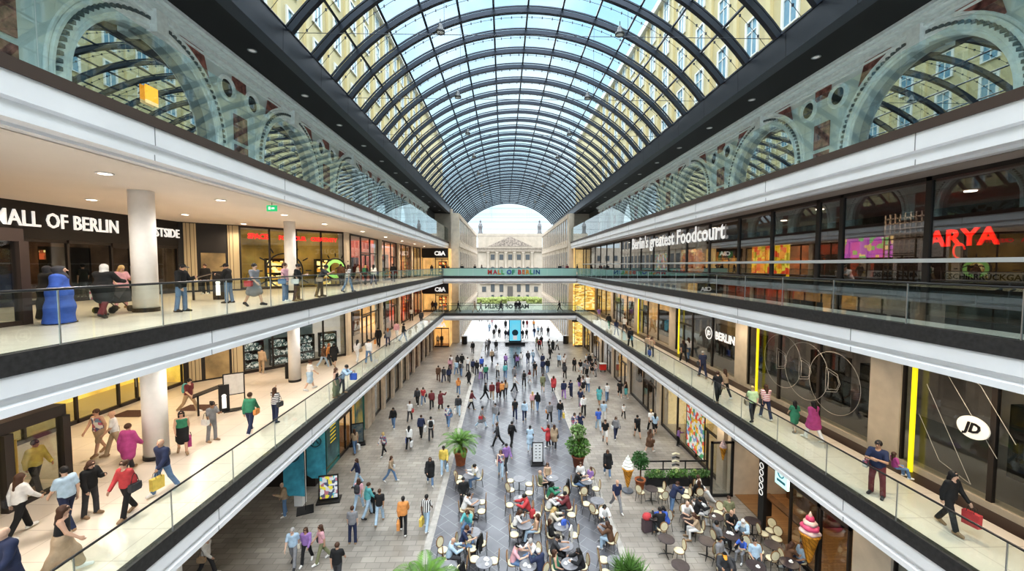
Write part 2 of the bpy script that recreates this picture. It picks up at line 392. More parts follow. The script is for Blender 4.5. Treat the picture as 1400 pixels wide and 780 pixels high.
def person_mesh(pn, part, hi):
    key = (pn, part, hi)
    if key in PM: return PM[key]
    J = skel(pn); lo, hi_ = bounds(J); h = (.0115 if hi else .021)
    o, u, f, x = J['pel'], J['u'], J['f'], J['x']; hc, hu, hf = J['hc'], J['hu'], J['hf']
    sit = bool(POSES[pn].get('sit')); fr = (x, f, u)
    if part in ('short', 'long', 'bun', 'cap', 'hijab'):
        lo = np.minimum(lo, hc - .2); lo = np.maximum(lo, np.minimum(hc, J['neck']) - V3(.3, .35, .45))
    if part in ('shoe_L', 'shoe_Rr'): qq = np.array([J[part[5:]][i] for i in (2, 3, 4)]); lo, hi_ = qq.min(0) - .09, qq.max(0) + .09
    G = Field(lo, hi_, h)
    if part == 'body':
        torso(G, J, 0); legs(G, J, 0, k=.05); foot(G, J); arms(G, J, 0)
        for q in ('aL', 'aR'): hand(G, J[q], hi)
        G.cone(J['neck'] - u * .05, hc - hu * .03 - hf * .01, .058, .050, .03)
        headshape(G, J, 0, hi)
    elif part in ('tee', 'longtop', 'jacket', 'coat', 'dress', 'tank', 'robe'):
        g = {'tee': .016, 'longtop': .018, 'jacket': .028, 'coat': .032, 'dress': .016, 'tank': .013, 'robe': .04}[part]
        torso(G, J, g)
        G.cone(o - u * .05, o + u * .05, .158 + g, .150 + g, .03, fr, (1, .74, .5))
        if part in ('tee', 'tank', 'longtop', 'jacket'): G.cut(o - u * (.055 if part != 'jacket' else .085), -u)
        if part != 'tank': arms(G, J, g + .003, .36 if part in ('tee', 'dress') else 1.)
        if part in ('jacket', 'coat'): G.cone(J['neck'] - u * .03, J['neck'] + u * .015, .075, .066, .03)
        if part in ('coat', 'dress', 'robe'):
            t = {'coat': .72, 'dress': .92, 'robe': 1.}[part]
            for q in ('L', 'Rr'):
                hip, kn, an, toe, heel = J[q]; G.cone(hip, hip + (kn - hip) * t, .105 + g, .085 + g + .03, .14)
                if part == 'robe': G.cone(kn, an + (an - kn) * .06, .12, .15, .2)
            if not sit: G.cone(o - u * .02, (J['L'][1] + J['Rr'][1]) / 2 + V3(0, 0, .43 * (1 - t)), .15 + g, .17 + g, .08, fr, (1, .8, 1))
            if part == 'robe': G.cone((J['L'][1] + J['Rr'][1]) / 2, (J['L'][2] + J['Rr'][2]) / 2, .2, .27, .1, fr, (1, .85, 1))
        if part == 'robe': G.cut((0, 0, .03), (0, 0, -1))
        if part in ('tee', 'tank', 'dress', 'longtop'): G.cone(J['neck'] + f * .03 + u * .05, J['neck'] + f * .05 + u * .03, .075, .065, 0, sub=True)
        if part == 'tank': G.cut(J['neck'] - u * .02, u)
    elif part in ('pants', 'slim', 'shorts'):
        G.cone(o - u * .0, o + u * .07, .150 + .008, .146 + .008, .02, fr, (1, .71, .8))
        legs(G, J, .012 if part != 'slim' else .008, 1. if part != 'shorts' else .5, k=.05, ank=.016 if part == 'pants' else 0)
        if part == 'shorts':
            for q in ('L', 'Rr'): G.cone(J[q][0], J[q][0] + (J[q][1] - J[q][0]) * .85, .10, .088, .03)
    elif part in ('skirt', 'longskirt'):
        G.cone(o - u * .0, o + u * .07, .158, .154, .02, fr, (1, .71, .8))
        t = .95 if part == 'skirt' else 1
        for q in ('L', 'Rr'):
            hip, kn, an, toe, heel = J[q]; G.cone(hip, hip + (kn - hip) * t, .11, .10, .14)
            if part == 'longskirt': G.cone(kn, kn + (an - kn) * .8, .10, .10, .12)
        if not sit: G.cone(o - u * .04, (J['L'][1] + J['Rr'][1]) / 2, .16, .17, .08, fr, (1, .8, 1))
    elif part in ('shoe_L', 'shoe_Rr'):
        q = part[5:]; foot(G, J, .010, (q,)); G.cut(J[q][2] + V3(0, 0, .03), (0, 0, 1))
    elif part in ('short', 'long', 'bun', 'cap', 'hijab'):
        G.cone(hc + hu * .026 - hf * .016, hc + hu * .0261 - hf * .016, .110, .110, .02, fr=(x, hf, hu), sc=(.82, .99, .95))
        if part in ('short', 'bun', 'long'):
            A = G.half(hc + hf * (.052 if part == 'short' else .045), hf); B = -G.half(hc + hu * .078, hu)
            G.v = np.maximum(G.v, np.minimum(A, -B))
            G.cut(hc - hu * (.055 if part != 'short' else .045), -hu)
        if part == 'long':
            G.cone(hc - hf * .055 + hu * .0, hc - hf * .075 - hu * .13 , .075, .085, .03, (x, hf, hu), (1, .62, 1))
            G.cone(hc - hf * .075 - hu * .13, J['neck'] - f * .10 - u * .12, .08, .055, .03, (x, hf, hu), (1, .6, 1))
            for s in (1, -1): G.cone(hc + x * s * .072 - hf * .01 + hu * .02, hc + x * s * .078 - hf * .02 - hu * .13, .03, .028, .03)
        if part == 'bun': G.cone(hc - hf * .115 + hu * .05, hc - hf * .12 + hu * .055, .046, .044, .02)
        if part == 'cap':
            G.cut(hc + hu * .045, -hu); G.cone(hc + hu * .055 + hf * .07, hc + hu * .048 + hf * .155, .075, .062, .01, (x, hf, hu), (1, 1, .16))
        if part == 'hijab':
            G.cone(hc - hu * .06 - hf * .01, J['neck'] - u * .05 + f * .02, .088, .125, .05)
            G.cone(hc + hf * .10 - hu * .005, hc + hf * .16 - hu * .005, .072, .08, 0, sub=True)
    P, Q = G.net()
    me = bpy.data.meshes.new(part); me.from_pydata(P.tolist(), [], Q.tolist()); me.shade_smooth()
    me.materials.append(mat('skin_a', (.55, .34, .24), .55))
    if part == 'body' and hi:
        me.materials.append(mat('eye_dark', (.03, .02, .02), .3)); me.materials.append(mat('lip_red', (.45, .14, .13), .5))
        C = P[Q].mean(1); mi = np.zeros(len(Q), int)
        for s in (1, -1):
            e = hc + hu * .010 + hf * .086 + x * s * .032; mi[np.linalg.norm(C - e, axis=1) < .0115] = 1
        q = C - (hc - hu * .055 + hf * .085); mi[(np.abs(q @ hu) < .010) & (np.abs(q @ x) < .024) & (np.abs(q @ hf) < .025)] = 2
        me.polygons.foreach_set('material_index', mi.tolist())
    if part == 'body' and not hi:
        me.materials.append(mat('shoe_dark', (.03, .03, .035), .5)); C = P[Q].mean(1); mi = np.zeros(len(Q), int)
        for q in ('L', 'Rr'):
            mn = np.min([J[q][i] for i in (2, 3, 4)], 0) - .055; mx = np.max([J[q][i] for i in (2, 3, 4)], 0) + .03
            mi[((C > mn) & (C < mx)).all(1)] = 1
        me.polygons.foreach_set('material_index', mi.tolist())
    me.update()
    PM[key] = me
    return me
# ------------------------------------------------------------------ palette
WHITE = mat('fascia_white', (.88, .88, .90), .45, vary=.05, vscale=.6)
SEAM = mat('panel_seam', (.25, .25, .26), .7)
CEIL = mat('ceiling_warm_white', (.82, .76, .70), .8, vary=.04, vscale=.4)
DSTONE = mat('dark_basalt', (.045, .043, .043), .5, vary=.35, vscale=9, spec=.4)
BRONZE = mat('bronze_brown', (.075, .05, .04), .45)
BLACKM = mat('black_metal', (.018, .017, .018), .4)
DARKFR = mat('dark_bronze_frame', (.035, .028, .025), .4)
SOFFIT = mat('soffit_black', (.012, .011, .012), .55)
BEAMGR = mat('beam_slate', (.075, .085, .105), .35, metal=.3)
STEEL = mat('vault_steel', (.035, .045, .065), .35, metal=.4)
STEELC = mat('brushed_steel', (.55, .56, .58), .3, metal=.9)
SAND = mat('sandstone', (.60, .50, .40), .75, vary=.18, vscale=2.2)
SANDP = mat('sandstone_pale', (.66, .58, .48), .75, vary=.12, vscale=1.6)
CREAM = mat('plaster_white_column', (.90, .88, .86), .6, vary=.03)
ARCHST = mat('grey_relief_stone', (.58, .65, .64), .7, vary=.10, vscale=1.2, emit=.05)  # this and the carved stone glow slightly to brighten the wall
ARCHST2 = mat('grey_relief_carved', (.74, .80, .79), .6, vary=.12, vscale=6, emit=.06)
MARBLE = mat('red_brown_marble', (.26, .12, .10), .35, emit=.08, vary=.7, vscale=5, c2=(.05, .02, .02))  # faint glow in the marble too, like the arch stone
YELLOW = mat('yellow_render', (.66, .57, .34), .85, vary=.08, vscale=.5)
WINWH = mat('window_white', (.80, .80, .76), .6)
WINGL = mat('window_pane_blue', (.10, .22, .30), .12, vary=.5, vscale=.8, c2=(.28, .45, .55))
PANE = glass('balustrade_glass', (.91, .96, .94), .62, .03, 0, 4.)
PANET = glass('balustrade_glass_green', (.62, .84, .80), .6, .05, 0, 3.)
SCREEN = glass('screen_glass', (.90, .97, .965), .92, .05, 0, 3.6)
MIRRORG = glass('arch_glass', (.06, .08, .08), .97, .70, 0, 1.5)
VGLASS = glass('vault_glass', (.93, .97, .985), .35, .02, 0, 4.)
SHOPG = glass('shop_glass', (.90, .92, .92), .75, .05, 0, 3.)
FOODG = glass('foodcourt_glass', (.62, .64, .66), .85, .13, 0, 2.2)
TILE = brickmat('pale_stone_tile', (.70, .62, .53), (.74, .66, .57), (.52, .45, .38), 1.2, 1.2, .012, .28, off=0., noise=.1, nscale=.5)
PAVE = brickmat('grey_brown_paving', (.345, .315, .28), (.255, .232, .205), (.21, .192, .17), .62, .34, .018, .36, noise=.32, nscale=.45)
LANE = brickmat('slate_lane_paving', (.150, .150, .166), (.122, .122, .138), (.26, .26, .275), .95, .62, .012, .27, rot=(0, 0, R(45)), noise=.28, nscale=.5)
KERB = mat('pale_kerb_stone', (.42, .40, .37), .7, vary=.25, vscale=3)
FILM = glass('bridge_frosted_glass', (.62, .84, .80), .6, .05, 0, 3.)
_nt = FILM.node_tree; _o = _nt.nodes['Material Output']; _d = _nt.nodes.new('ShaderNodeBsdfDiffuse'); _d.inputs['Color'].default_value = (.50, .74, .68, 1); _m = _nt.nodes.new('ShaderNodeMixShader'); _m.inputs[0].default_value = .62
_nt.links.new(_o.inputs['Surface'].links[0].from_socket, _m.inputs[1]); _nt.links.new(_d.outputs[0], _m.inputs[2]); _nt.links.new(_m.outputs[0], _o.inputs['Surface'])
LAMP = mat('lamp_glow', (1., .86, .66), emit=9.)
WARM = (1., .80, .56)

# ------------------------------------------------------------------ ground
struct(MB().box(-34, -8, -.4, 40, 160, 0).build('floor', PAVE), 'grey brown stone paving of the covered plaza')
struct(MB().box(-3.45, -8, 0, 5.3, 112, .012).build('floor_lane', LANE), 'blue grey slate lane down the middle of the plaza')
for x in (-3.45, 5.3): struct(MB().box(x - .16, -8, 0, x + .16, 112, .022).build('trim_kerb', KERB))
LIGHTP = mat('sunlit_paving', (.72, .71, .70), .8, vary=.08, vscale=1.)  # paving lightened in colour for the bright open street
struct(MB().box(-7.4, 66, .012, 10.8, 112, .03).build('floor_street', LIGHTP), 'pale sunlit paving beyond the bridges')

# ------------------------------------------------------------------ gallery slabs, fascias, ceilings
def slab(side, z, zc, lev, outer):
    """edge profile of one gallery: basalt upstand, white stepped fascia, soffit"""
    X = XL if side < 0 else XR; s = side; sd = 'mall entrance' if s < 0 else 'foodcourt'
    st = MB().prism([(X, z - .36), (X, z + .04), (X + s * .22, z + .04), (X + s * .22, z - .36)], -6, YB0)
    nm = 'left' if s < 0 else 'right'
    struct(st.build('trim_%s_%s' % (nm, lev), DSTONE), 'dark stone kerb under the glass of the %s gallery on the %s side' % (lev, sd))
    p = [(X + s * .03, z - .36), (X + s * .03, z - .74), (X + s * .16, z - .78), (X + s * .16, z - .90), (X + s * .05, z - .94), (X + s * .05, z - 1.10), (X + s * .40, z - 1.12), (X + s * .40, z - .36)]
    fm_ = MB().prism(p, -6, YB0 + .02); fm_.m = 1
    for i in range(9):
        q = 6.2 + 6.1 * i; fm_.box(min(X + s * .026, X + s * .04), q, z - .74, max(X + s * .026, X + s * .04), q + .025, z - .36).box(min(X + s * .046, X + s * .06), q, z - 1.1, max(X + s * .046, X + s * .06), q + .025, z - .94)
    struct(fm_.build('wall_%s_fascia' % nm, [WHITE, SEAM]), 'white stepped fascia of the %s gallery on the %s side' % (lev, sd))
    struct(MB().box(min(X + s * .2, outer), -6, z - .3, max(X + s * .2, outer), YB1 + 3, z).build('floor_%s_%s' % (nm, lev), TILE), 'pale tiled floor of the %s gallery on the %s side' % (lev, sd))
    struct(MB().box(min(X + s * .38, outer), -6, z - 1.16, max(X + s * .38, outer), YB1 + 3, z - 1.06).build('ceiling_%s_%s' % (nm, lev), CEIL), 'pale ceiling beneath the %s gallery on the %s side' % (lev, sd))
slab(-1, Z2, 10., 'upper', -23); slab(1, Z2, 10., 'upper', 24); slab(-1, Z1, 4.4, 'lower', -23); slab(1, Z1, 4.4, 'lower', 24)
# fascia under the glazed top storey
ZT = 16.58
for s in (-1, 1):
    X = XL if s < 0 else XR; nm = 'left' if s < 0 else 'right'; sd = 'mall entrance' if s < 0 else 'foodcourt'
    struct(MB().prism([(X, ZT - .26), (X, ZT), (X + s * .5, ZT), (X + s * .5, ZT - .26)], -6, 66).build('trim_%s_top' % nm, BRONZE), 'brown metal strip below the top storey glass on the %s side' % sd)
    p = [(X + s * .04, ZT - .26), (X + s * .04, ZT - .72), (X + s * .15, ZT - .76), (X + s * .15, ZT - .93), (X + s * .07, ZT - .95), (X + s * .07, ZT - 1.10), (X + s * .30, ZT - 1.13), (X + s * .30, ZT - 1.2), (X + s * .6, ZT - 1.2), (X + s * .6, ZT - .26)]
    fm_ = MB().prism(p, -6, 66); fm_.m = 1
    for i in range(9):
        q = 10.6 + 6.1 * i; fm_.box(min(X + s * .036, X + s * .05), q, ZT - .72, max(X + s * .036, X + s * .05), q + .025, ZT - .26).box(min(X + s * .066, X + s * .08), q, ZT - 1.1, max(X + s * .066, X + s * .08), q + .025, ZT - .95)
    struct(fm_.build('wall_%s_fascia_top' % nm, [WHITE, SEAM]), 'white stepped fascia below the top storey on the %s side' % sd)
    o_ = -23 if s < 0 else 24
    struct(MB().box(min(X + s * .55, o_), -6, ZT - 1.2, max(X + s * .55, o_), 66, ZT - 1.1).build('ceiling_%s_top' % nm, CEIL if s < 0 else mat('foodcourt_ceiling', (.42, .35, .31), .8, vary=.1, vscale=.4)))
    struct(MB().box(min(X + s * .5, o_), -6, ZT - .3, max(X + s * .5, o_), 66, ZT - .02).build('floor_%s_top' % nm, mat('top_floor_grey', (.75, .74, .72), .7)))

# ------------------------------------------------------------------ glass balustrades
def balustrade(p0, p1, z, label, pm, step=2.4, h=1.12):
    root = empty('glass_balustrade', (p0[0], p0[1], z)); tag(root, label, 'railing')
    d = Vector((p1[0] - p0[0], p1[1] - p0[1], 0)); L = d.length; d.normalize(); n = max(1, round(L / step)); st = L / n
    me = None
    for i in range(n):
        a = d * (i * st + .012); b = d * ((i + 1) * st - .012)
        if me is None: me = MB().obox(a, b, .018, .02, h).mesh('glass_panel', pm); ori = d * (.012)
        obj('glass_panel', me, root, d * (i * st))
    MB().tube([Vector((0, 0, h + .02)), d * L + Vector((0, 0, h + .02))], .028, 8).build('handrail', BLACKM, root)
    pme = MB().box(-.012, -.012, .0, .012, .012, h).mesh('post', STEELC)
    for i in range(n + 1): obj('post', pme, root, d * (i * st))
    return root
balustrade((XL - .06, -4), (XL - .06, YB0 - .1), Z2 + .03, 'glass balustrade along the upper gallery in front of the mall entrance', PANE)
balustrade((XR + .06, -4), (XR + .06, YB0 - .1), Z2 + .03, 'glass balustrade along the upper gallery in front of the foodcourt', glass('balustrade_dark_reflecting', (.80, .88, .88), .8, .10, 0, 2.4))
balustrade((XL - .06, -4), (XL - .06, YB0 - .1), Z1 + .03, 'glass balustrade along the lower gallery below the mall entrance side', PANE)
balustrade((XR + .06, -4), (XR + .06, YB0 - .1), Z1 + .03, 'glass balustrade along the lower gallery in front of the sportswear shop', PANE)
for z, nm in ((Z2, 'upper'), (Z1, 'lower')):
    b = empty('footbridge', ((XL + XR) / 2, YB0, z)); tag(b, '%s white footbridge crossing the hall%s' % (nm, ' with colourful lettering on its glass' if nm == 'upper' else ' just above the crowd'), 'bridge')
    w = (XR - XL) / 2
    MB().box(-w, 0, -.36, w, YB1 - YB0, .04).build('deck', DSTONE, b)
    MB().prism([(.03, -.36), (.03, -.80), (.3, -.84), (.3, -1.1), (3.7, -1.1), (3.7, -.36)], -w, w, 'x').build('fascia', WHITE, b)
    balustrade((XL, YB0), (XR, YB0), z + .03, 'glass balustrade on the near side of the %s footbridge' % nm, FILM if nm == 'upper' else PANE, 2.2)
    balustrade((XL, YB1), (XR, YB1), z + .03, 'glass balustrade on the far side of the %s footbridge' % nm, PANE, 2.2)
PAL = {'M': (.75, .06, .05), 'A': (.60, .08, .12), 'L': (.9, .35, .05), 'l': (.1, .45, .12), 'O': (.05, .12, .5), 'F': (.05, .35, .2), 'B': (.7, .05, .05), 'E': (.85, .2, .05), 'R': (.9, .40, .05), 'I': (.05, .15, .45), 'N': (.03, .12, .3)}
PAL = {k: tuple(v_ * .7 for v_ in v) for k, v in PAL.items()}
sg = empty('bridge_lettering', (1.0, YB0 - .05, Z2 + .30)); tag(sg, 'multicoloured letters spelling MALL OF BERLIN on the bridge glass', 'lettering')
x = -3.35
for ch, k, wd in (('M', 'M', .95), ('A', 'A', .74), ('L', 'L', .58), ('L', 'l', .92), ('O', 'O', .86), ('F', 'F', .98), ('B', 'B', .7), ('E', 'E', .62), ('R', 'R', .68), ('L', 'l', .58), ('I', 'I', .36), ('N', 'N', .7)):
    o = text('letter', ch, .90, mat('letter_' + k, PAL[k], .5), sg, None, .01, 'LEFT', .04)
    o.location = (x, 0, 0); o.rotation_euler = (R(90), 0, 0); x += wd * .9
tt = text('bridge_lettering_reversed', 'MALL OF BERLIN', .95, mat('letter_dark', (.06, .08, .08), .5), None, facing((.6, YB1 - .05, Z1 + .3), (-1, 0, 0)), .01, 'CENTER', .03)
tag(tt, 'dark letters MALL OF BERLIN seen reversed on the lower bridge glass', 'lettering')

# ------------------------------------------------------------------ glass vault
VX, VH, VS = 1.4, 10.1, 22.3; VR = (VH ** 2 + 4.9 ** 2) / 9.8; VC = VS + 4.9 - VR; VA = math.asin(VH / VR)
def arc(t, r=0): return (VX + (VR + r) * math.sin(t), VC + (VR + r) * math.cos(t))
NS = 12; Y0V, DYV, NR = 2.0, 2.1, 44
vault = empty('glass_vault', (VX, 0, VS)); struct(vault, 'barrel vaulted glass roof on dark blue steel ribs', 'roof')
def rib_mesh():
    m = MB(); N = 36
    for (ri, ro, hw) in ((-.34, -.10, .11), (.0, .07, .035)):
        vs = []
        for i in range(N + 1):
            t = -VA + 2 * VA * i / N
            for r, y in ((ri, -hw), (ri, hw), (ro, hw), (ro, -hw)):
                x, z = arc(t, r); vs.append((x - VX, y, z - VS))
        fs = [(i * 4 + k, i * 4 + (k + 1) % 4, i * 4 + 4 + (k + 1) % 4, i * 4 + 4 + k) for i in range(N) for k in range(4)] + [(0, 1, 2, 3), (N * 4, N * 4 + 3, N * 4 + 2, N * 4 + 1)]
        m.add(vs, fs)
    for i in range(NS + 1):                     # brackets joining both chords
        t = -VA + 2 * VA * i / NS; a = arc(t, -.12); b = arc(t, .02); m.tube([(a[0] - VX, 0, a[1] - VS), (b[0] - VX, 0, b[1] - VS)], .05, 5)
    return m.mesh('rib', STEEL)
rm = rib_mesh()
for i in range(NR): obj('rib', rm, vault, (0, Y0V + i * DYV, 0))
LV = Y0V + (NR - 1) * DYV
for i in range(NS + 1):
    t = -VA + 2 * VA * i / NS; a = arc(t, -.02)
    MB().tube([(a[0] - VX, -2, a[1] - VS), (a[0] - VX, LV, a[1] - VS)], .062, 5).build('purlin', STEEL, vault)
vs = []; N = 36
for i in range(N + 1):
    a = arc(-VA + 2 * VA * i / N, .09); vs += [(a[0] - VX, -4, a[1] - VS), (a[0] - VX, LV, a[1] - VS)]
MB().add(vs, [(2 * i, 2 * i + 1, 2 * i + 3, 2 * i + 2) for i in range(N)]).build('glazing', VGLASS, vault)
wm = MB()                                       # pane clamps on a thin wire halfway between ribs
for k in range(40):
    t = -VA + 2 * VA * k / 39; a = arc(t, .07); wm.box(a[0] - VX - .03, -.03, a[1] - VS - .05, a[0] - VX + .03, .03, a[1] - VS + .05)
for k in range(36):
    a = arc(-VA + 2 * VA * k / 36, .07); b = arc(-VA + 2 * VA * (k + 1) / 36, .07); wm.tube([(a[0] - VX, 0, a[1] - VS), (b[0] - VX, 0, b[1] - VS)], .012, 3, False)
wme = wm.mesh('pane_clamps', STEEL)
for i in range(16): obj('pane_clamps', wme, vault, (0, Y0V + DYV * (i + .5), 0))
for i in range(12):
    y = Y0V + DYV * (7.2 + 3.05 * i)
    if y > LV: break
    MB().tube([(-VH, y, .05), (VH, y, .05)], .014, 4).build('tie_rod', STEEL, vault)
    MB().tube([(-VH * .38, y, 0), (-VH * .38, y, 4.1)], .008, 3).build('tie_hanger', STEEL, vault)
    MB().tube([(VH * .38, y, 0), (VH * .38, y, 4.1)], .008, 3).build('tie_hanger', STEEL, vault)
# bell lamps on the tie rods
lm = empty('pendant_lamp', (0, 0, 0))
MB().lathe([(.05, .62), (.12, .55), (.17, .42), (.20, .28), (.33, .16), (.36, .04), (.34, 0)], n=16).build('lamp_shade', mat('lamp_grey', (.09, .095, .10), .35, metal=.5), lm, True)
MB().lathe([(.29, .0), (.27, -.05), (.12, -.09)], n=16).build('lamp_lens', mat('lamp_lens', (.55, .55, .52), .3), lm, True)
MB().lathe([(.03, .6), (.03, .9)], n=8).build('lamp_hanger', BLACKM, lm)
lm.scale = (.55, .55, .62); k = 0
for i in range(8):
    y = Y0V + DYV * (7.2 + 3.05 * i)
    for x, nm in ((-2.6, 'mall entrance'), (4.9, 'foodcourt')):
        o = lm if k == 0 else tree_copy(lm, (0, 0, 0)); k += 1
        o.location = (x, y, VS + .12)
        tag(o, 'grey bell lamp under the vault, %s from the camera on %s side' % (['first', 'second', 'third', 'fourth', 'fifth', 'sixth', 'seventh', 'eighth'][i], nm), 'lamp', 'bell lamps hanging under the glass vault')
# springing beams and black soffits
for s, X, XO in ((-1, -8.7, -11.2), (1, 11.5, 14.2)):
    nm = 'left' if s < 0 else 'right'
    bm_ = MB().prism([(X, 21.25), (X - s * .04, 22.35), (X + s * .5, 22.35), (X + s * .5, 21.25)], -6, LV); bm_.m = 1; sd = 'mall entrance' if s < 0 else 'foodcourt'
    for i in range(22): bm_.prism([(X - s * .003, 21.25), (X - s * .043, 22.35), (X + s * .1, 22.35), (X + s * .1, 21.25)], 9.8 + 3.3 * i, 9.825 + 3.3 * i)
    struct(bm_.build('wall_%s_beam' % nm, [BEAMGR, BLACKM]), 'slate grey edge beam carrying the glass vault on the %s side' % sd)
    struct(MB().box(min(X + s * .03, XO + s * .5), -6, 21.27, max(X + s * .03, XO + s * .5), LV, 21.6).build('ceiling_%s_soffit' % nm, SOFFIT), 'black soffit with round downlights on the %s side' % sd)
dl = empty('downlight', (0, 0, 0))
MB().lathe([(.17, 0), (.17, -.03), (.12, -.03), (.12, 0)], n=16).build('trim_ring', STEELC, dl); MB().lathe([(.12, 0), (.12, -.012)], n=16).build('lens', mat('lens_off', (.5, .5, .48), .3, emit=.35), dl)
k = 0
ORD = ['first', 'second', 'third', 'fourth', 'fifth', 'sixth', 'seventh', 'eighth', 'ninth', 'tenth', 'eleventh', 'twelfth', 'thirteenth', 'fourteenth', 'fifteenth', 'sixteenth', 'seventeenth', 'eighteenth', 'nineteenth', 'twentieth']
for i in range(14):
    for X, nm in ((-9.9, 'mall entrance'), (12.75, 'foodcourt')):
        o = dl if k == 0 else tree_copy(dl, (0, 0, 0)); k += 1
        o.location = (X, 16.4 + 4.2 * i - 4.2, 21.265)
        tag(o, 'round downlight in the black soffit above the %s side, %s from the camera' % (nm, ORD[i]), 'light', 'downlights in the black soffits')

# ------------------------------------------------------------------ arcaded relief walls of the top storey
def arcade(s, XW, XE):
    nm = 'left' if s < 0 else 'right'; rad = 2.62; zs = 17.6; zt = 21.27; z0 = ZT; per = 8.27; c0 = 13.4 if s < 0 else 13.6
    root = empty('wall_%s_arcade' % nm, (XW, 0, z0)); struct(root, 'grey relief wall with round arches behind the top storey glass, %s side' % ('mall entrance' if s < 0 else 'foodcourt'), 'wall')
    first = -2; last = 6
    for k in range(first, last):
        cy = c0 + per * k; N = 24; m = MB(); pts = [(cy - rad, z0)] + [(cy - rad * math.cos(math.pi * i / N), zs + rad * math.sin(math.pi * i / N)) for i in range(N + 1)] + [(cy + rad, z0)]
        ya, yb = cy - per / 2, cy + per / 2
        outer = []
        for y, z in pts: outer.append((min(max(y, ya), yb), z))
        vs = []
        # spandrels: strips from the arch up to the top and piers at both sides
        m.box(0, ya - 0, 0, s * .4, cy - rad, zs - z0); m.box(0, cy + rad, 0, s * .4, yb, zs - z0)
        top = [(y, zt) for y, z in pts[1:-1]]
        for i in range(1, N + 1):
            a, b = pts[i], pts[i + 1]
            m.add([(0, a[0], a[1] - z0), (0, b[0], b[1] - z0), (0, b[0], zt - z0), (0, a[0], zt - z0), (s * .4, a[0], a[1] - z0), (s * .4, b[0], b[1] - z0)], [(0, 1, 2, 3), (0, 4, 5, 1)])
        m.box(0, ya, zs - z0, s * .4, cy - rad, zt - z0); m.box(0, cy + rad, zs - z0, s * .4, yb, zt - z0)
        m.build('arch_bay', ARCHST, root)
        tr = MB(); tr.m = 0                      # carved archivolt, two rolls and an egg-and-dart band
        for r0, rr in ((rad + .05, .07), (rad + .22, .10), (rad + .42, .07), (rad + .56, .05)):
            tr.tube([(-s * .04, cy - rad - (r0 - rad), 0)] + [(-s * .04, cy - r0 * math.cos(math.pi * i / 32), zs - z0 + r0 * math.sin(math.pi * i / 32)) for i in range(33)] + [(-s * .04, cy + r0, 0)], rr, 6)
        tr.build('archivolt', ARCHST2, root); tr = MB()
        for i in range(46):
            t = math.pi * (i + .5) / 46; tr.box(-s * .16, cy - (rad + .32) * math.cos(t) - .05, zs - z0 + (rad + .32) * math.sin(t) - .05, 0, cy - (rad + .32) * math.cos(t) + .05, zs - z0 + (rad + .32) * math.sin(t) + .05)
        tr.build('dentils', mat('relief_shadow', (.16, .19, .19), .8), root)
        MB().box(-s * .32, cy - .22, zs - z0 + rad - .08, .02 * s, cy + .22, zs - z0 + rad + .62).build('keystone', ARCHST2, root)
        gl = MB(); N2 = 24; gp = [(s * .3, cy - rad, 0)] + [(s * .3, cy - rad * math.cos(math.pi * i / N2), zs - z0 + rad * math.sin(math.pi * i / N2)) for i in range(N2 + 1)] + [(s * .3, cy + rad, 0)]
        gl.add(gp, [tuple(range(len(gp)))]).build('arch_window', MIRRORG, root)
        pm = MB()                                # marble panels of the piers and spandrels
        for yy, z1, z2, w in ((yb, .0, 1.25, .42), (yb, 1.42, 2.5, .42), (yb, 3.55, 4.0, .42)):
            pm.box(-s * .05, yy - w, z1, .05 * s, yy + w, z2)
        for q in (-1, 1): pm.add([(-s * .05, cy + q * 1.0, 4.15), (-s * .05, cy + q * 2.1, 4.15), (-s * .05, cy + q * 2.35, 3.3), (-s * .05, cy + q * 2.2, 3.25), (-s * .05, cy + q * 1.6, 3.8)], [(0, 1, 2, 3, 4)])
        pm.build('marble_panel', MARBLE, root)
        for q in (-1, 1):
            me_ = MB(); n = 24; cy2 = cy + q * 3.32
            me_.tube([(-s * .05, cy2 + .42 * math.cos(2 * math.pi * i / n), 3.35 + .42 * math.sin(2 * math.pi * i / n)) for i in range(n + 1)], .085, 6)
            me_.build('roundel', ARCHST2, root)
            d = MB(); d.add([(-s * .03, cy2 + .36 * math.cos(2 * math.pi * i / n), 3.35 + .36 * math.sin(2 * math.pi * i / n)) for i in range(n)], [tuple(range(n))]); d.build('roundel_disc', mat('dark_roundel', (.03, .035, .035), .5, vary=.6, vscale=12), root)
    ye, yf = c0 + per * first - per / 2, c0 + per * last - per / 2
    MB().box(.38 * s, ye, 0, .6 * s, yf, zt - z0).build('backing', SOFFIT, root)
    c = MB()
    for z, d, h in ((4.02, .10, .07), (4.16, .22, .06), (4.28, .14, .10), (4.44, .34, .07), (4.56, .46, .12)): c.box(-s * d, ye, z, .1 * s, yf, z + h)
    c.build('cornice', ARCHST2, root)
    # flush grey wall further along
    struct(MB().box(min(XW, XW + s * .5), yf, z0, max(XW, XW + s * .5), LV, zt).build('wall_%s_far' % nm, mat('slate_wall', (.10, .11, .12), .5)))
    # glass screen at the edge
    sc = empty('wall_%s_glass_screen' % nm, (XE, 0, ZT)); struct(sc, 'tall green tinted glass screen at the edge of the top storey, %s side' % ('mall entrance' if s < 0 else 'foodcourt'), 'wall')
    me2 = MB().box(-.01, .01, .0, .01, 3.03, 2.15).mesh('glass_panel', SCREEN)
    for i in range(22): obj('glass_panel', me2, sc, (s * .12, -1 + 3.05 * i, 0))
arcade(-1, -11.2, XL); arcade(1, 14.2, XR)

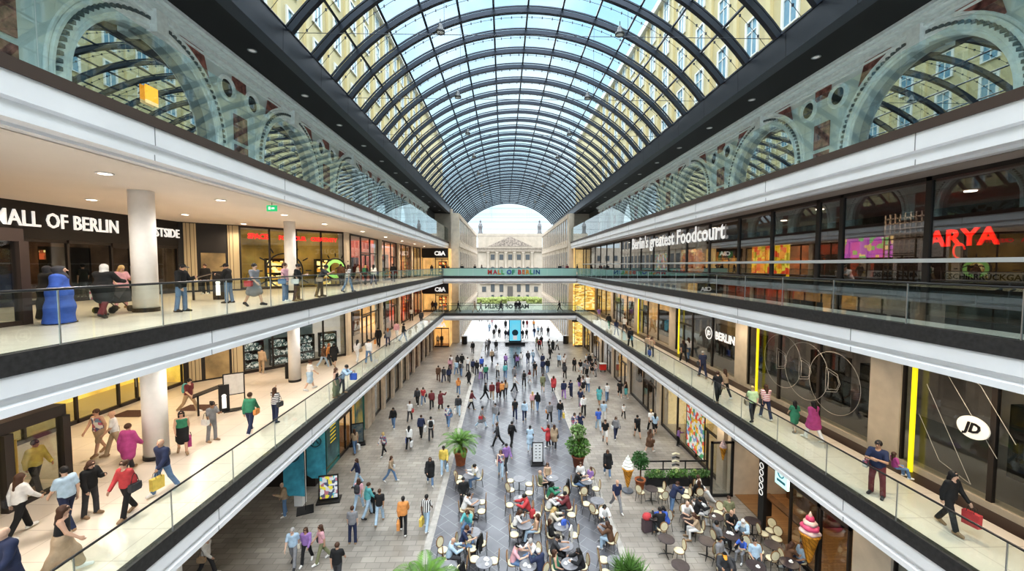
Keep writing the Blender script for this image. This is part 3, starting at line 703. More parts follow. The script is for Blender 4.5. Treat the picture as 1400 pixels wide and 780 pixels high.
# ------------------------------------------------------------------ yellow buildings beyond the glass
def house(X, s, nm, label):
    r = empty('office_building', (X, 45, 20)); tag(r, label, 'building')
    MB().box(0, -60, 0, s * 6, 50, 20.6).build('wall', YELLOW, r)
    MB().box(-s * .5, -60, 20.6, s * 6, 50, 21.3).build('cornice', WINWH, r)
    wf = MB(); wf.box(-s * .12, -.75, -.1, 0, .75, 0).box(-s * .12, -.75, 2.4, 0, .75, 2.55).box(-s * .12, -.75, 0, 0, -.55, 2.4).box(-s * .12, .55, 0, 0, .75, 2.4).box(-s * .08, -.04, 0, 0, .04, 2.4).box(-s * .08, -.55, 1.6, 0, .55, 1.68)
    wm_ = wf.mesh('window', WINWH); pm_ = MB().box(-s * .03, -.55, 0, .0, .55, 2.4).mesh('pane', WINGL)
    for row, z in enumerate((3.4, 7.2, 11., 14.8, 18.)):
        for i in range(19):
            if row == 0 and i > 14: continue
            w = obj('window', wm_, r, (-s * .003, -43 + 3.7 * i, z)); obj('pane', pm_, w, (-s * .002, 0, 0))
    pil = MB()
    for i in range(20): pil.box(-s * .22, -44.85 + 3.7 * i - .22, .2, 0, -44.85 + 3.7 * i + .22, 20.4)
    pil.build('pilasters', mat('yellow_render_light', (.70, .60, .35), .85), r)
house(-14.2, -1, 'left', 'yellow rendered office building beyond the vault on the mall entrance side'); house(17.2, 1, 'right', 'yellow rendered office building beyond the vault on the foodcourt side')
# ------------------------------------------------------------------ end of the hall: stone corner blocks, street, parliament building
def streetblock(x0, x1, face, label):
    """tall stone block flanking the passage; face = x of the wall towards the street"""
    r = empty('stone_office_block', (face, 66, 0)); tag(r, label, 'building'); s = 1 if face > 0 else -1
    MB().box(min(0, x1 - face), 0, 0, max(0, x1 - face), 44, 21.2).build('wall', SANDP, r)
    p = MB()
    for i in range(17):
        p.box(-s * .10, .15 + 2.6 * i, 0, 0, .75 + 2.6 * i, 21.2)
    for z in (4.6, 10.2, 15.8, 20.5): p.box(-s * .16, 0, z, 0, 44, z + .7)
    p.build('pilasters', SAND, r)
    wp = MB().box(-s * .03, 0, 0, 0, 1.6, 3.6).mesh('window', mat('office_pane', (.07, .08, .09), .15, vary=.5, vscale=.5, c2=(.20, .22, .24)))
    for row, z in enumerate((.5, 5.8, 11.4, 17.)):
        for i in range(16): obj('window', wp, r, (0, 1. + 2.6 * i, z))
    return r
streetblock(-7.3, -12.5, -7.3, 'tall pale stone block lining the passage on the mall entrance side')
streetblock(10.8, 16, 10.8, 'tall pale stone block lining the passage on the foodcourt side')
for nm, xa, xb in (('left', -8.5, -7.25), ('right', 10.75, 11.6)):
    struct(MB().box(xa, 65.2, 0, xb, 66.4, 21.2).build('wall_%s_end' % nm, SANDP), 'pale stone end pier of the hall on the %s side' % ('mall entrance' if nm == 'left' else 'foodcourt'))
    struct(MB().box(xa - .1, 65, 4.6, xb + .1, 66.5, 5.1).build('trim_%s_end' % nm, SAND))
struct(MB().box(-26, 66.2, 0, -8.4, 67, 22).build('wall_left_back', SANDP)); struct(MB().box(11.5, 66.2, 0, 28, 67, 22).build('wall_right_back', SANDP))
# cable net glazing of the far arch
cn = empty('window_1', (VX, LV - .5, 0)); struct(cn, 'cable net glazing closing the far end of the vault', 'window')
for z in (19.4, 21., 22.6, 24.2, 25.8): MB().tube([(-9.5, 0, z), (9.5, 0, z)], .022, 4).build('cable', STEEL, cn)

PS = mat('parliament_stone', (.46, .40, .33), .8, vary=.14, vscale=.6)
PSD = mat('parliament_stone_shade', (.34, .29, .24), .85, vary=.3, vscale=2.)
PDK = mat('parliament_window', (.09, .10, .11), .3)
pb = empty('parliament_building', (2.6, 150, 0)); pb.scale = (.79, 1, 1.04); tag(pb, 'pale stone neoclassical building with columned portico and pediment beyond the street', 'building')
MB().box(-45, 3, 0, 45, 25, 18.6).build('wing_wall', PS, pb)
MB().box(-15.2, 0, 0, 15.2, 20, 22.2).build('centre_block', PS, pb)
MB().box(-15.8, -.6, 17.1, 15.8, 1, 18.2).box(-16, -.8, 18.2, 16, 1, 18.6).build('entablature', PSD, pb)
MB().box(-15.5, .1, 22.2, 15.5, 20, 23.6).build('attic', PS, pb)
MB().prism([(-13.2, 18.6), (13.2, 18.6), (0, 23.3)], -.7, .4).build('pediment', PS, pb)
MB().prism([(-10.6, 19.0), (10.6, 19.0), (0, 22.5)], -.8, -.6).build('pediment_relief', mat('relief', (.33, .28, .24), .9, vary=.6, vscale=1.6, bump=1.), pb)
cm = MB().lathe([(.85, 0), (.85, .4), (.7, .5), (.62, 10.2), (.8, 10.5), (.9, 10.9)], n=14).mesh('column', PS, True)
for i in range(6): obj('column', cm, pb, (-10.4 + 4.16 * i, -.35, 6.1))
MB().box(-14.5, -.5, 5.4, 14.5, .2, 6.1).build('portico_base', PSD, pb)
w1 = MB().box(-.95, -.12, 0, .95, 0, 1.9).mesh('window', PDK); N = 12
w2 = MB().prism([(-1.1, 0), (1.1, 0)] + [(1.1 * math.cos(math.pi * i / N), 2.0 + 1.1 * math.sin(math.pi * i / N)) for i in range(N + 1)], -.12, 0).mesh('arched_window', PDK)
for i in range(5):
    obj('window', w1, pb, (-8.3 + 4.16 * i, 0, 14.2)); obj('arched_window', w2, pb, (-8.3 + 4.16 * i, 0, 8.6))
w3 = MB().box(-.9, -.12, 0, .9, 0, 2.9).mesh('lower_window', PDK); w4 = MB().box(-.6, -.12, 0, .6, 0, .9).mesh('basement_window', PDK)
for x in (-8.3, -4.15, 4.15, 8.3): obj('lower_window', w3, pb, (x, 0, 2.6)); obj('basement_window', w4, pb, (x, 0, .6))
for x in (-12.4, 12.4): obj('window', w1, pb, (x, 0, 2.6)); obj('window', w1, pb, (x, 0, 9.5))
for i in range(6):
    for q in (-1, 1):
        for z in (3., 8.5, 13.8): obj('wing_window', w1, pb, (q * (18.5 + 4 * i), 3, z))
MB().box(-1.3, -.2, .2, 1.3, 0, 4.6).build('door', mat('parliament_door', (.12, .11, .10), .5), pb)
for q in (-1, 1):
    st = MB(); st.box(q * 14.2 - 1.1, 1, 22.2, q * 14.2 + 1.1, 3.4, 24).lathe([(.95, 24), (.8, 25.2), (1.05, 26.4), (.7, 27.3), (.35, 27.7), (.45, 28.2), (.2, 28.7)], (q * 14.2, 2.2, 0), 10); st.build('roof_statue', mat('dark_statue', (.20, .20, .21), .8, vary=.4, vscale=2), pb)
HEDGE = mat('hedge_green', (.24, .28, .09), .9, vary=.5, vscale=3)
def hedge(x0, x1, y, h, label):
    m = MB(); rnd = random.Random(int(x0 * 7))
    for i in range(26):
        for j in range(4):
            x = x0 + (x1 - x0) * (i + rnd.random()) / 26; r = .5 + .25 * rnd.random(); z = h * (j + .4) / 4
            m.lathe([(.05, -r), (r * .8, -r * .5), (r, 0), (r * .8, r * .5), (.05, r)], (x, y + rnd.uniform(-.4, .4), z), 7)
    tag(m.build('hedge', HEDGE), label, 'hedge')['kind'] = 'stuff'
hedge(-10, 1, 132, 1.7, 'yellowish green hedge in front of the portico on the mall entrance side'); hedge(8, 19, 132, 1.7, 'yellowish green hedge in front of the portico on the foodcourt side')
hedge(-4.5, 12, 141, 1.2, 'low pale hedge at the foot of the portico')

# ------------------------------------------------------------------ shop fronts
WIN = [1]
def bay(p0, p1, z0, z1, kind='glass', g=None, mull=.10, transom=None, sill=.18):
    """one framed shop window between p0 and p1; its own window_<n>"""
    WIN[0] += 1; g = g or SHOPG
    d = Vector((p1[0] - p0[0], p1[1] - p0[1])); L = d.length; d.normalize(); ang = math.atan2(d.y, d.x)
    m = MB(); t = .12
    m.box(0, -t / 2, z0, mull / 2, t / 2, z1).box(L - mull / 2, -t / 2, z0, L, t / 2, z1).box(0, -t / 2, z1 - .14, L, t / 2, z1).box(0, -t / 2, z0, L, t / 2, z0 + sill)
    if kind == 'door':
        m.box(0, -t / 2, z0 + 2.5, L, t / 2, z0 + 2.62); k = max(2, int(L / 1.0))
        for i in range(1, k): m.box(L * i / k - .05, -t / 2, z0, L * i / k + .05, t / 2, z0 + 2.5)
    if transom: m.box(0, -t / 2, z0 + transom, L, t / 2, z0 + transom + .08)
    r = m.build('window_%d' % WIN[0], DARKFR, None, False, (p0[0], p0[1], 0), ang); struct(r)
    MB().box(mull / 2, -.012, z0 + sill, L - mull / 2, .012, z1 - .14).build('glass_pane', g, r)
    if kind == 'door':
        MB().tube([(L / 2 - .12, -.1, z0 + .8), (L / 2 - .12, -.1, z0 + 1.6)], .02, 6).build('door_handle', STEELC, r)
    return r

def pier(p, w, dpt, z0, z1, m=SAND):
    n = 'trim_pier'
    struct(MB().box(p[0] - w / 2, p[1] - dpt / 2, z0, p[0] + w / 2, p[1] + dpt / 2, z1).build(n, m))

def interior(x0, x1, y0, y1, z0, z1, wall, fl, nm, open_side):
    """lit room behind a shop window"""
    t = .1
    for sd, b in (('x0', (x0 - t, y0, z0, x0, y1, z1)), ('x1', (x1, y0, z0, x1 + t, y1, z1)), ('y0', (x0, y0 - t, z0, x1, y0, z1)), ('y1', (x0, y1, z0, x1, y1 + t, z1))):
        if open_side != sd: struct(MB().box(*b).build('wall_' + nm, wall))
    struct(MB().box(x0, y0, z0 - .02, x1, y1, z0 + .02).build('floor_' + nm, fl))

WARMW = mat('shop_wall_warm', (.85, .55, .22), .8, emit=.55, vary=.35, vscale=.7)  # shop walls glow by emission, standing in for lighting inside
GOLDW = mat('shop_wall_gold', (.95, .62, .13), .8, emit=.75, vary=.4, vscale=.9)
PALEW = mat('shop_wall_pale', (.80, .74, .66), .8, emit=.40, vary=.15, vscale=.8)
GREYW = mat('shop_wall_grey', (.22, .20, .19), .8, emit=.05, vary=.4, vscale=.8)
REDW = mat('shop_wall_red', (.60, .13, .06), .8, emit=.5, vary=.5, vscale=.9)
WOODF = brickmat('oak_floor', (.42, .24, .11), (.34, .19, .09), (.2, .11, .05), 1.6, .16, .006, .4, noise=.2)
SHF = mat('shop_floor_pale', (.6, .55, .48), .35)
G_CLOTH = goodsmat('goods_clothes', [(.05, .05, .06), (.7, .66, .6), (.45, .08, .06), (.06, .10, .25), (.75, .45, .15), (.2, .18, .16)], 5.5, .35, (1, 1, .35))  # goods colours glow as well, in place of shop lamps
G_WARM = goodsmat('goods_warm', [(.9, .45, .08), (.6, .12, .04), (.95, .75, .3), (.3, .08, .03), (.85, .3, .05)], 3.2, .7)
G_COL = goodsmat('goods_colourful', [(.8, .1, .1), (.1, .5, .3), (.9, .7, .1), (.9, .85, .8), (.2, .3, .7), (.9, .45, .1)], 4.5, .5)
G_JEWEL = goodsmat('goods_jewellery', [(.85, .85, .82), (.08, .16, .16), (.25, .32, .32), (.04, .06, .06), (.10, .16, .15), (.7, .72, .7)], 10, .3)
G_GOLD = goodsmat('goods_gold', [(.95, .70, .2), (.8, .5, .1), (.98, .82, .4), (.6, .3, .06)], 2.2, .85, (1, 1, 2.4))

SHN = [0]
def shelfunit(x, y, z, w, h, rz, goods, label, rows=4, dpt=.4):
    r = empty('shop_shelf', (x, y, z), rz); tag(r, label, 'shelf')
    m = MB(); m.box(-w / 2, -dpt / 2, 0, -w / 2 + .04, dpt / 2, h).box(w / 2 - .04, -dpt / 2, 0, w / 2, dpt / 2, h).box(-w / 2, dpt / 2 - .03, 0, w / 2, dpt / 2, h)
    for i in range(rows + 1): m.box(-w / 2, -dpt / 2, i * (h - .04) / rows, w / 2, dpt / 2, i * (h - .04) / rows + .04)
    m.build('frame', DARKFR, r); g = MB(); rnd = random.Random(int(x * 31 + y * 17 + z * 7)); hh = (h - .04) / rows
    for i in range(rows):
        xx = -w / 2 + .08
        while xx < w / 2 - .15:
            ww = rnd.uniform(.08, .22); g.box(xx, -dpt / 2 + rnd.uniform(.02, .1), i * hh + .045, xx + ww * .9, dpt / 2 - .05, i * hh + .045 + hh * rnd.uniform(.4, .85)); xx += ww
    o = g.build('goods', goods, r); o['kind'] = 'stuff'
    return r

def mannequin(x, y, z, rz, cols, label):
    r = obj('mannequin', person_mesh('st', 'body', False), None, (x, y, z), rz); tag(r, label, 'mannequin')
    r.material_slots[0].link = 'OBJECT'; r.material_slots[0].material = mat('mannequin_white', (.75, .72, .70), .4)
    for part, c in zip(('jacket', 'pants'), cols):
        o = obj({'jacket': 'jacket', 'pants': 'trousers'}[part], person_mesh('st', part, False), r); o.material_slots[0].link = 'OBJECT'; o.material_slots[0].material = c
WALLB = mat('entrance_black', (.022, .020, .020), .45, vary=.2, vscale=1.)
PERF = brickmat('perforated_panel', (.07, .055, .035), (.08, .06, .04), (.50, .42, .28), .16, .12, .05, .5, off=0., noise=.05)
LETW = mat('letter_white', (.85, .84, .82), .5, emit=.5)
LETR = mat('letter_red', (.85, .03, .03), .5, emit=.9)
TEALFR = mat('teal_frame', (.05, .25, .24), .4)
YBAR = mat('yellow_bar', (.95, .80, .02), .5, emit=.5)

def colm(x, y, z0, z1, r, label):
    o = empty('column', (x, y, z0)); tag(o, label, 'column')
    MB().lathe([(r, .14), (r, z1 - z0)], n=28).build('shaft', CREAM, o, True); MB().lathe([(r + .02, 0), (r + .02, .14)], n=28).build('foot_ring', BLACKM, o)
colm(-12.7, 14.4, Z2, ZT - 1.2, .36, 'round white column on the upper gallery by the mall entrance'); colm(-12.75, 24.2, Z2, ZT - 1.2, .31, 'round white column on the upper gallery before the red lettered windows')
colm(-13.1, 15.0, Z1, Z2 - 1.16, .38, 'round white column on the lower gallery near the glass doors'); colm(-13.0, 24.8, Z1, Z2 - 1.16, .34, 'round white column on the lower gallery before the jewellery window')
c_ = MB().box(-.22, -.22, 0, .22, .22, 4.45).build('column', CREAM, None, False, (-10.9, 21.0, 0)); tag(c_, 'square white column on the plaza between the two blue flags', 'column')
tag(MB().box(-.32, -.32, 0, .32, .32, 4.45).build('column', CREAM, None, False, (-10.95, 12.6, 0)), 'square white column under the lower gallery nearest the camera', 'column')

# ---------------- mall entrance, both galleries
for z, zc, lev in ((Z2, ZT - 1.2, 'upper'), (Z1, Z2 - 1.16, 'lower')):
    struct(MB().box(-19.7, 2, z + 2.75, -19.4, 24.5, zc).build('wall_left_sign', WALLB), 'black sign wall over the mall entrance doors of the %s gallery' % lev)
    for i in range(9):
        bay((-19.5, 6.3 + 2. * i), (-19.5, 8.3 + 2. * i), z, z + 2.75, 'door' if i % 3 == 1 else 'glass')
    interior(-22.8, -19.7, 2, 24.7, z, zc, GOLDW if lev == 'lower' else mat('entrance_inner', (.16, .10, .06), .7, emit=.15, vary=.7, vscale=.8), SHF, 'left_entrance_' + lev, 'x1')  # entrance walls glow in colour instead of being lamp lit
    # angled dark wall with perforated panels
    struct(MB().obox((-19.5, 24.4), (-17.2, 26.5), .2, z, zc).build('wall_left_angled', WALLB))
    for t in (.18, .88):
        p = Vector((-19.5, 24.4)).lerp(Vector((-17.2, 26.5)), t); d = Vector((2.3, 2.1)).normalized() * .3
        struct(MB().obox(p - d, p + d, .08, z + .1, zc - .05, -.13).build('trim_panel', PERF))
    p, q = Vector((-19.5, 24.4)).lerp(Vector((-17.2, 26.5)), .34), Vector((-19.5, 24.4)).lerp(Vector((-17.2, 26.5)), .74)
    struct(MB().obox(p, q, .05, z + .1, z + 2.4, -.12).build('door_%d' % (1 if lev == 'upper' else 2), mat('lit_doorway', (.30, .22, .11), .5, emit=.2, vary=.6, vscale=.8)))
    # vestibule with glass doors
    X = -13.3 if lev == 'upper' else -14.5; Y1 = 11.4 if lev == 'upper' else 13.3
    v = empty('entrance_vestibule', (X, Y1, z)); tag(v, 'dark framed glass entrance vestibule on the %s gallery' % lev, 'entrance')
    m = MB(); h = 2.3
    m.box(-6, -5, h, .0, 0, h + .35)
    for y in (-5, -3.2, -1.75, -.22): m.box(-.12, y, 0, .12, y + .22, h)
    m.box(-.1, -5, 0, .1, -3.2, .12).box(-.08, -1.6, 0, .08, -.1, .12).box(-6, -.1, 0, -5.8, .1, h).box(-3, -.08, 0, -2.8, .08, h); m.build('frame', BRONZE if lev == 'upper' else DARKFR, v)
    MB().box(-.015, -5, .1, .015, -.1, h).build('glass_door', SHOPG, v); MB().box(-6, -.02, .1, -.1, .02, h).build('side_glass', SHOPG, v)
    MB().tube([(.12, -1.5, .3), (.12, -1.5, 2.1)], .03, 8).build('door_handle', mat('brass', (.5, .35, .1), .3, metal=.8), v)
def sign_between(body, pa, pb, py, size, z, label):
    a, b = onx(pa, py, -19.36).y, onx(pb, py, -19.36).y
    o = text('entrance_lettering', body, size, LETW, None, None, .03, 'LEFT', .008, 0, 1.02)
    xs = [v.co.x for v in o.data.vertices]; k = (b - a) / (max(xs) - min(xs))
    o.matrix_world = facing((-19.36, a, z), (0, 1, 0)) @ Matrix.Diagonal((k, 1, 1, 1)) @ Matrix.Translation((-min(xs), 0, 0)); tag(o, label, 'lettering')
sign_between('MALL OF BERLIN', -11, 161, 300, .90, Z2 + 3.24, 'white letters MALL OF BERLIN on the black wall over the entrance')
sign_between('WESTSIDE', 193, 245, 318, .70, Z2 + 3.26, 'white letters of the side name beside the upper gallery column')
for i in range(4): shelfunit(-21.6, 10 + 3.4 * i, Z2 + .02, 2.0, 2.5, R(-90), [G_CLOTH, G_WARM][i % 2], 'dim lit display behind the upper entrance doors, %s from the camera' % ORD[i])
# ---------------- left facades further along
A0, A1 = Vector((-17.2, 26.5)), Vector((-12.6, 31.8))
for z, zc, lev in ((Z2, ZT - 1.2, 'upper'), (Z1, Z2 - 1.16, 'lower')):
    n = 4
    for i in range(n):
        a = A0.lerp(A1, i / n); b = A0.lerp(A1, (i + 1) / n); bay(a, b, z, zc, 'glass', transom=None)
    struct(MB().obox(A0 + Vector((-2.6, 2.2)), A1 + Vector((-2.6, 2.2)), .1, z, zc).build('wall_left_shop', mat('gold_dim', (.62, .40, .10), .8, emit=.28, vary=.65, vscale=.55) if lev == 'upper' else mat('jewel_wall', (.16, .20, .20), .6, emit=.25, vary=.5, vscale=.8)))  # emission in both wall colours stands in for shop lighting
    struct(MB().box(-19.9, 28.5, z, -12.7, 36, z + .02).build('floor_shop', SHF))
    if lev == 'upper': struct(MB().box(-16.4, 33.0, z, -12.95, 33.15, zc).build('wall_left_shop_end', MATS['gold_dim']))
    Ys = [31.8, 33.2, 35.6, 38., 40.4, 42.6, 45., 47.4, 49.6, 52., 54.2, 56.4, 58.6, 61.]
    for i in range(len(Ys) - 1):
        y0, y1 = Ys[i], Ys[i + 1]
        if i in (0, 4, 7, 10):
            struct(MB().box(-13.0, y0 + .02, z, -12.35, y0 + .62, zc).build('trim_pier', SANDP)); y0 += .62
        bay((-12.6, y0), (-12.6, y1), z, zc, 'door' if i in (2, 6, 9) else 'glass', transom=2.7 if i in (2, 3) else None)
    interior(-16.5, -12.9, 33.3, 42.6, z, zc, PALEW, SHF, 'left_shop_a_' + lev, 'x1'); interior(-16.5, -12.9, 42.7, 51.9, z, zc, REDW if lev == 'upper' else WARMW, SHF, 'left_shop_b_' + lev, 'x1')
    interior(-16.5, -12.9, 52., 61., z, zc, WARMW if lev == 'upper' else REDW, WOODF, 'left_shop_c_' + lev, 'x1')
    # end shop facing the camera
    struct(MB().box(-12.6, 61.9, z + 2.9, -8.5, 62.1, zc).build('wall_left_end_sign', WALLB)); 
    for i in range(2): bay((-12.5 + 2. * i, 62), (-10.5 + 2. * i, 62), z, z + 2.9, 'door' if i else 'glass', transom=None)
    interior(-12.6, -8.5, 62.3, 65, z, zc, WARMW, WOODF, 'left_end_' + lev, 'y0')
for z, lev in ((Z2, 'upper gallery'), (Z1, 'lower gallery'), (0, 'plaza')):
    o = text('shop_lettering', 'C&A', .9, LETW, None, facing((-9.8, 61.85, z + (3.15 if z else 3.2)), (1, 0, 0)), .03, 'CENTER', .04, 0, .85); tag(o, 'white C&A lettering over the corner shop of the %s' % lev, 'lettering')
dirn = (A1 - A0).normalized(); nrm = Vector((dirn.y, -dirn.x))
for t0, s_, w in ((.15, 'SPACE', .46), (.46, 'FOR YOUR', .40), (.78, 'CREATIVITY', .40)):
    p = A0.lerp(A1, t0) + nrm * .08
    o = text('window_lettering', s_, w, LETR, None, facing((p.x, p.y, Z2 + 3.42), (dirn.x, dirn.y, 0)), .015, 'CENTER', .04, 0, .9); tag(o, 'red word %s on the angled upper gallery window' % s_, 'lettering')
def sunring(t0, rad, zc_, label, green=False):
    p = A0.lerp(A1, t0) + nrm * .075; r = empty('window_clock_decal', (p.x, p.y, zc_), math.atan2(dirn.y, dirn.x)); tag(r, label, 'decal')
    MB().tube([(rad * math.cos(2 * math.pi * i / 40), 0, rad * math.sin(2 * math.pi * i / 40)) for i in range(41)], .05, 6).build('ring', BLACKM, r)
    for k in range(12):
        a = math.pi * k / 6; MB().tube([(rad * 1.18 * math.cos(a), 0, rad * 1.18 * math.sin(a)), (rad * 1.5 * math.cos(a), 0, rad * 1.5 * math.sin(a))], .045, 5).build('ray', BLACKM, r)
    MB().tube([(0, 0, 0), (rad * .55, 0, .25), (rad * .9, 0, .1)], .05, 5).build('clock_hands', BLACKM, r)
    if green:
        n = 30; m = MB(); m.add([(.9 * rad * math.cos(2 * math.pi * i / n), -.01, .9 * rad * math.sin(2 * math.pi * i / n)) for i in range(n)] + [(.6 * rad * math.cos(2 * math.pi * i / n), -.01, .6 * rad * math.sin(2 * math.pi * i / n)) for i in range(n)], [(i, (i + 1) % n, n + (i + 1) % n, n + i) for i in range(n)]); m.build('green_ring', mat('lime_decal', (.35, .75, .2), .5, emit=.4), r)
sunring(.38, 1.2, Z2 + 1.25, 'large black clock ring with rays on the angled window'); sunring(.90, .80, Z2 + 1.35, 'small black clock ring with green inner circle on the angled window', True)
# displays behind the left windows
pal = [mat('cloth_black', (.02, .02, .022), .8), mat('cloth_red', (.5, .03, .03), .8), mat('cloth_cream', (.7, .62, .5), .8), mat('cloth_navy', (.03, .05, .13), .8)]
for z, lev in ((Z2, 'upper'), (Z1, 'lower')):
    for i, y in enumerate((36.5, 39., 41.5)): shelfunit(-15.4, y, z + .02, 1.7, 2.4, R(-90), G_CLOTH, 'dark framed display shelf of clothing on the %s gallery, %s along the pale shop' % (lev, ORD[i]))
    for i, y in enumerate((44.5, 47., 49.5)): shelfunit(-14.6, y, z + .02, 1.9, 2.9, R(-90), G_WARM, 'shelf of orange and red goods on the %s gallery, %s along the glowing shop' % (lev, ORD[i]))
    for i, y in enumerate((53.5, 56., 58.5)): shelfunit(-14.8, y, z + .02, 1.8, 2.4, R(-90), G_CLOTH, 'display shelf near the corner shop on the %s gallery, %s towards it' % (lev, ORD[i]))
    shelfunit(-9.7, 64.2, z + .02, 1.3, 2.2, 0, G_WARM, 'glowing shelf inside the corner shop on the %s gallery' % lev)
for i in range(4):
    p = A0.lerp(A1, .12 + .25 * i) - nrm * 1.1
    shelfunit(p.x, p.y, Z1 + .02, 1.35, 1.9, math.atan2(dirn.y, dirn.x), G_JEWEL, 'glass jewellery display with white cushions, %s from the entrance' % ORD[i], 3, .35)
    if i in (1, 3):
        p = A0.lerp(A1, .12 + .25 * i) - nrm * 1.6; shelfunit(p.x, p.y, Z2 + .02, 1.2, 2.1, math.atan2(dirn.y, dirn.x), G_GOLD, 'golden display shelf behind the %s clock ring' % ('large' if i == 1 else 'small'))
# ---------------- ground floor left
struct(MB().box(-17, -6, 0, -16.6, 22.9, 4.45).build('wall_left_ground', mat('recess_wall', (.12, .09, .07), .7, vary=.3, vscale=.5)), 'dark wall at the back of the recess under the gallery')
struct(MB().box(-16.8, 22.7, 0, -10.9, 23.2, 4.45).build('wall_left_return', DARKFR))
GY = [23.2, 26.0, 28.2, 30.8, 32., 35., 38., 41., 44., 47., 50., 53., 56., 59., 61.8]
for i in range(len(GY) - 1):
    y0, y1 = GY[i], GY[i + 1]
    if i >= 3: struct(MB().box(-11.3, y0, 0, -10.6, y0 + (.9 if i == 3 else .6), 4.45).build('trim_pier', SAND)); y0 += .62
    if i == 3: continue
    b = bay((-10.9, y0), (-10.9, y1), 0, 4.4, 'door' if i in (1, 8, 11) else 'glass')
    if i in (0, 2): b.data.materials[0] = TEALFR
interior(-15, -11.1, 23.2, 31.5, 0, 4.4, WARMW, WOODF, 'left_ground_a', 'x1'); interior(-15, -11.1, 31.8, 46.5, 0, 4.4, PALEW, SHF, 'left_ground_b', 'x1'); interior(-15, -11.1, 47, 61.8, 0, 4.4, REDW, SHF, 'left_ground_c', 'x1')
for i in range(9): shelfunit(-13.6, 33.3 + 3 * i, .02, 2.0, 2.4, R(-90), G_CLOTH if i % 3 else G_WARM, 'shop display shelf at plaza level on the flag side, %s towards the bridges' % ORD[i])
for i in range(2): bay((-10.8 + 1.15 * i, 62), (-9.65 + 1.15 * i, 62), 0, 3., 'glass')
interior(-10.9, -8.5, 62.3, 65, 0, 4.4, WARMW, WOODF, 'left_ground_end', 'y0')
for x, y, c, l in ((-10.4, 63.0, (pal[2], pal[0]), 'mannequin in a cream jacket in the corner shop window'), (-9.8, 63.1, (pal[0], pal[0]), 'mannequin dressed in black in the corner shop window')): mannequin(x, y, .02, 0, c, l)
def poster(name, x, y, z, w, h, mt, label, nx=1, fr=TEALFR):
    r = empty(name, (x, y, z)); tag(r, label, 'poster'); s = nx
    MB().box(0, -w / 2, 0, s * .03, w / 2, h).build('panel', mt, r); MB().box(0, -w / 2 - .06, -.06, s * .05, w / 2 + .06, 0).box(0, -w / 2 - .06, h, s * .05, w / 2 + .06, h + .06).box(0, -w / 2 - .06, 0, s * .05, -w / 2, h).box(0, w / 2, 0, s * .05, w / 2 + .06, h).build('frame', fr, r); return r
pr = poster('window_poster', -10.82, 24.9, .5, 1.7, 3.2, mat('poster_teal', (.12, .25, .27), .5, vary=.6, vscale=1.2, c2=(.05, .10, .12)), 'teal framed window poster with yellow lettering beside the blue flag')
for i in range(6): text('poster_line', ['GIROS', 'PITA', 'FRESH', 'MENU', 'DAILY', 'NEW'][i][:4] if False else '~~~~', .34, mat('letter_yellow', (.95, .75, .05), .5, emit=.3), pr, None, .005, 'CENTER', .03).matrix_local = facing((.05, 0, 2.35 - .24 * i), (0, 1, 0))
poster('window_poster', -10.82, 29.5, .4, 1.5, 3.3, mat('poster_yellow', (.65, .48, .08), .5, vary=.9, vscale=.9, c2=(.08, .16, .17)), 'window poster with a yellow diagonal shape behind the chalkboard')

# ---------------- right side, upper gallery: foodcourt behind glass
FX = 12.5
fm = [1.5, 6.4, 11.5, 14.5, 15.6, 18.3, 20.9] + [23.9 + 3. * i for i in range(13)] + [62.]
for i in range(len(fm) - 1):
    bay((FX, fm[i]), (FX, fm[i + 1]), Z2, ZT - 1.18, 'glass', FOODG, .16)
struct(MB().box(FX - .12, 0, Z2 + 1.72, FX - .06, 62, Z2 + 1.84).build('trim_right_band', mat('pale_band', (.62, .62, .62), .5)))
interior(FX + .3, 20, -4, 62, Z2, ZT - 1.2, mat('foodcourt_wall', (.075, .05, .038), .7, emit=0., vary=.6, vscale=.6), mat('foodcourt_floor', (.16, .10, .06), .35), 'foodcourt', 'x0')
o = text('foodcourt_lettering', "Berlin's greatest Foodcourt", 1.42, LETW, None, facing((FX - .1, 30.2, Z2 + 3.15), (0, -1, 0)), .02, 'CENTER', .012, 0, 1.02); tag(o, 'white lettering greatest Foodcourt along the foodcourt glass', 'lettering')
o = text('stall_lettering', 'ARYA', .92, mat('neon_red', (1., .02, .01), .5, emit=1.5), None, facing((17.6, 15.0, Z2 + 2.4), (0, -1, 0)), .03, 'CENTER', .02); tag(o, 'glowing red letters ARYA on a foodcourt stall', 'lettering')
MB().tube([(0, .05 * math.cos(t * .5), .28 * math.sin(t * .5)) if False else (0, -.2 - .28 * math.cos(t * .35), .05 + .22 * math.sin(t * .35)) for t in range(14)], .03, 5).build('swash', MATS['neon_red'], o).matrix_parent_inverse = Matrix()
def counter(y0, y1, x, wd, m, label, txt=None):
    r = empty('food_counter', (x, (y0 + y1) / 2, Z2)); tag(r, label, 'counter'); L = (y1 - y0) / 2
    MB().box(0, -L, 0, wd, L, 1.05).build('body', m, r); MB().box(-.06, -L - .03, 1.05, wd + .05, L + .03, 1.11).build('counter_top', mat('counter_top', (.30, .28, .27), .25), r)
    p = MB()
    k = max(1, round(2 * L / 1.3))
    for i in range(k): p.box(-.03, -L + 2 * L * (i + .12) / k, .15, 0, -L + 2 * L * (i + .88) / k, .92)
    p.build('panels', mat('counter_panel', (.15, .075, .03), .5, vary=.4, vscale=3), r)
    if txt:
        MB().box(-.02, -L + .1, 1.11, .02, L - .1, 1.42).build('sign_board', mat('sign_cream', (.55, .50, .44), .6, emit=.1), r)
        t = text('sign_text', txt, .26, BLACKM, r, None, .004, 'CENTER', .02); t.matrix_local = facing((-.04, 0, 1.18), (0, -1, 0))
WD = mat('counter_wood', (.17, .085, .035), .5, vary=.4, vscale=2.5)
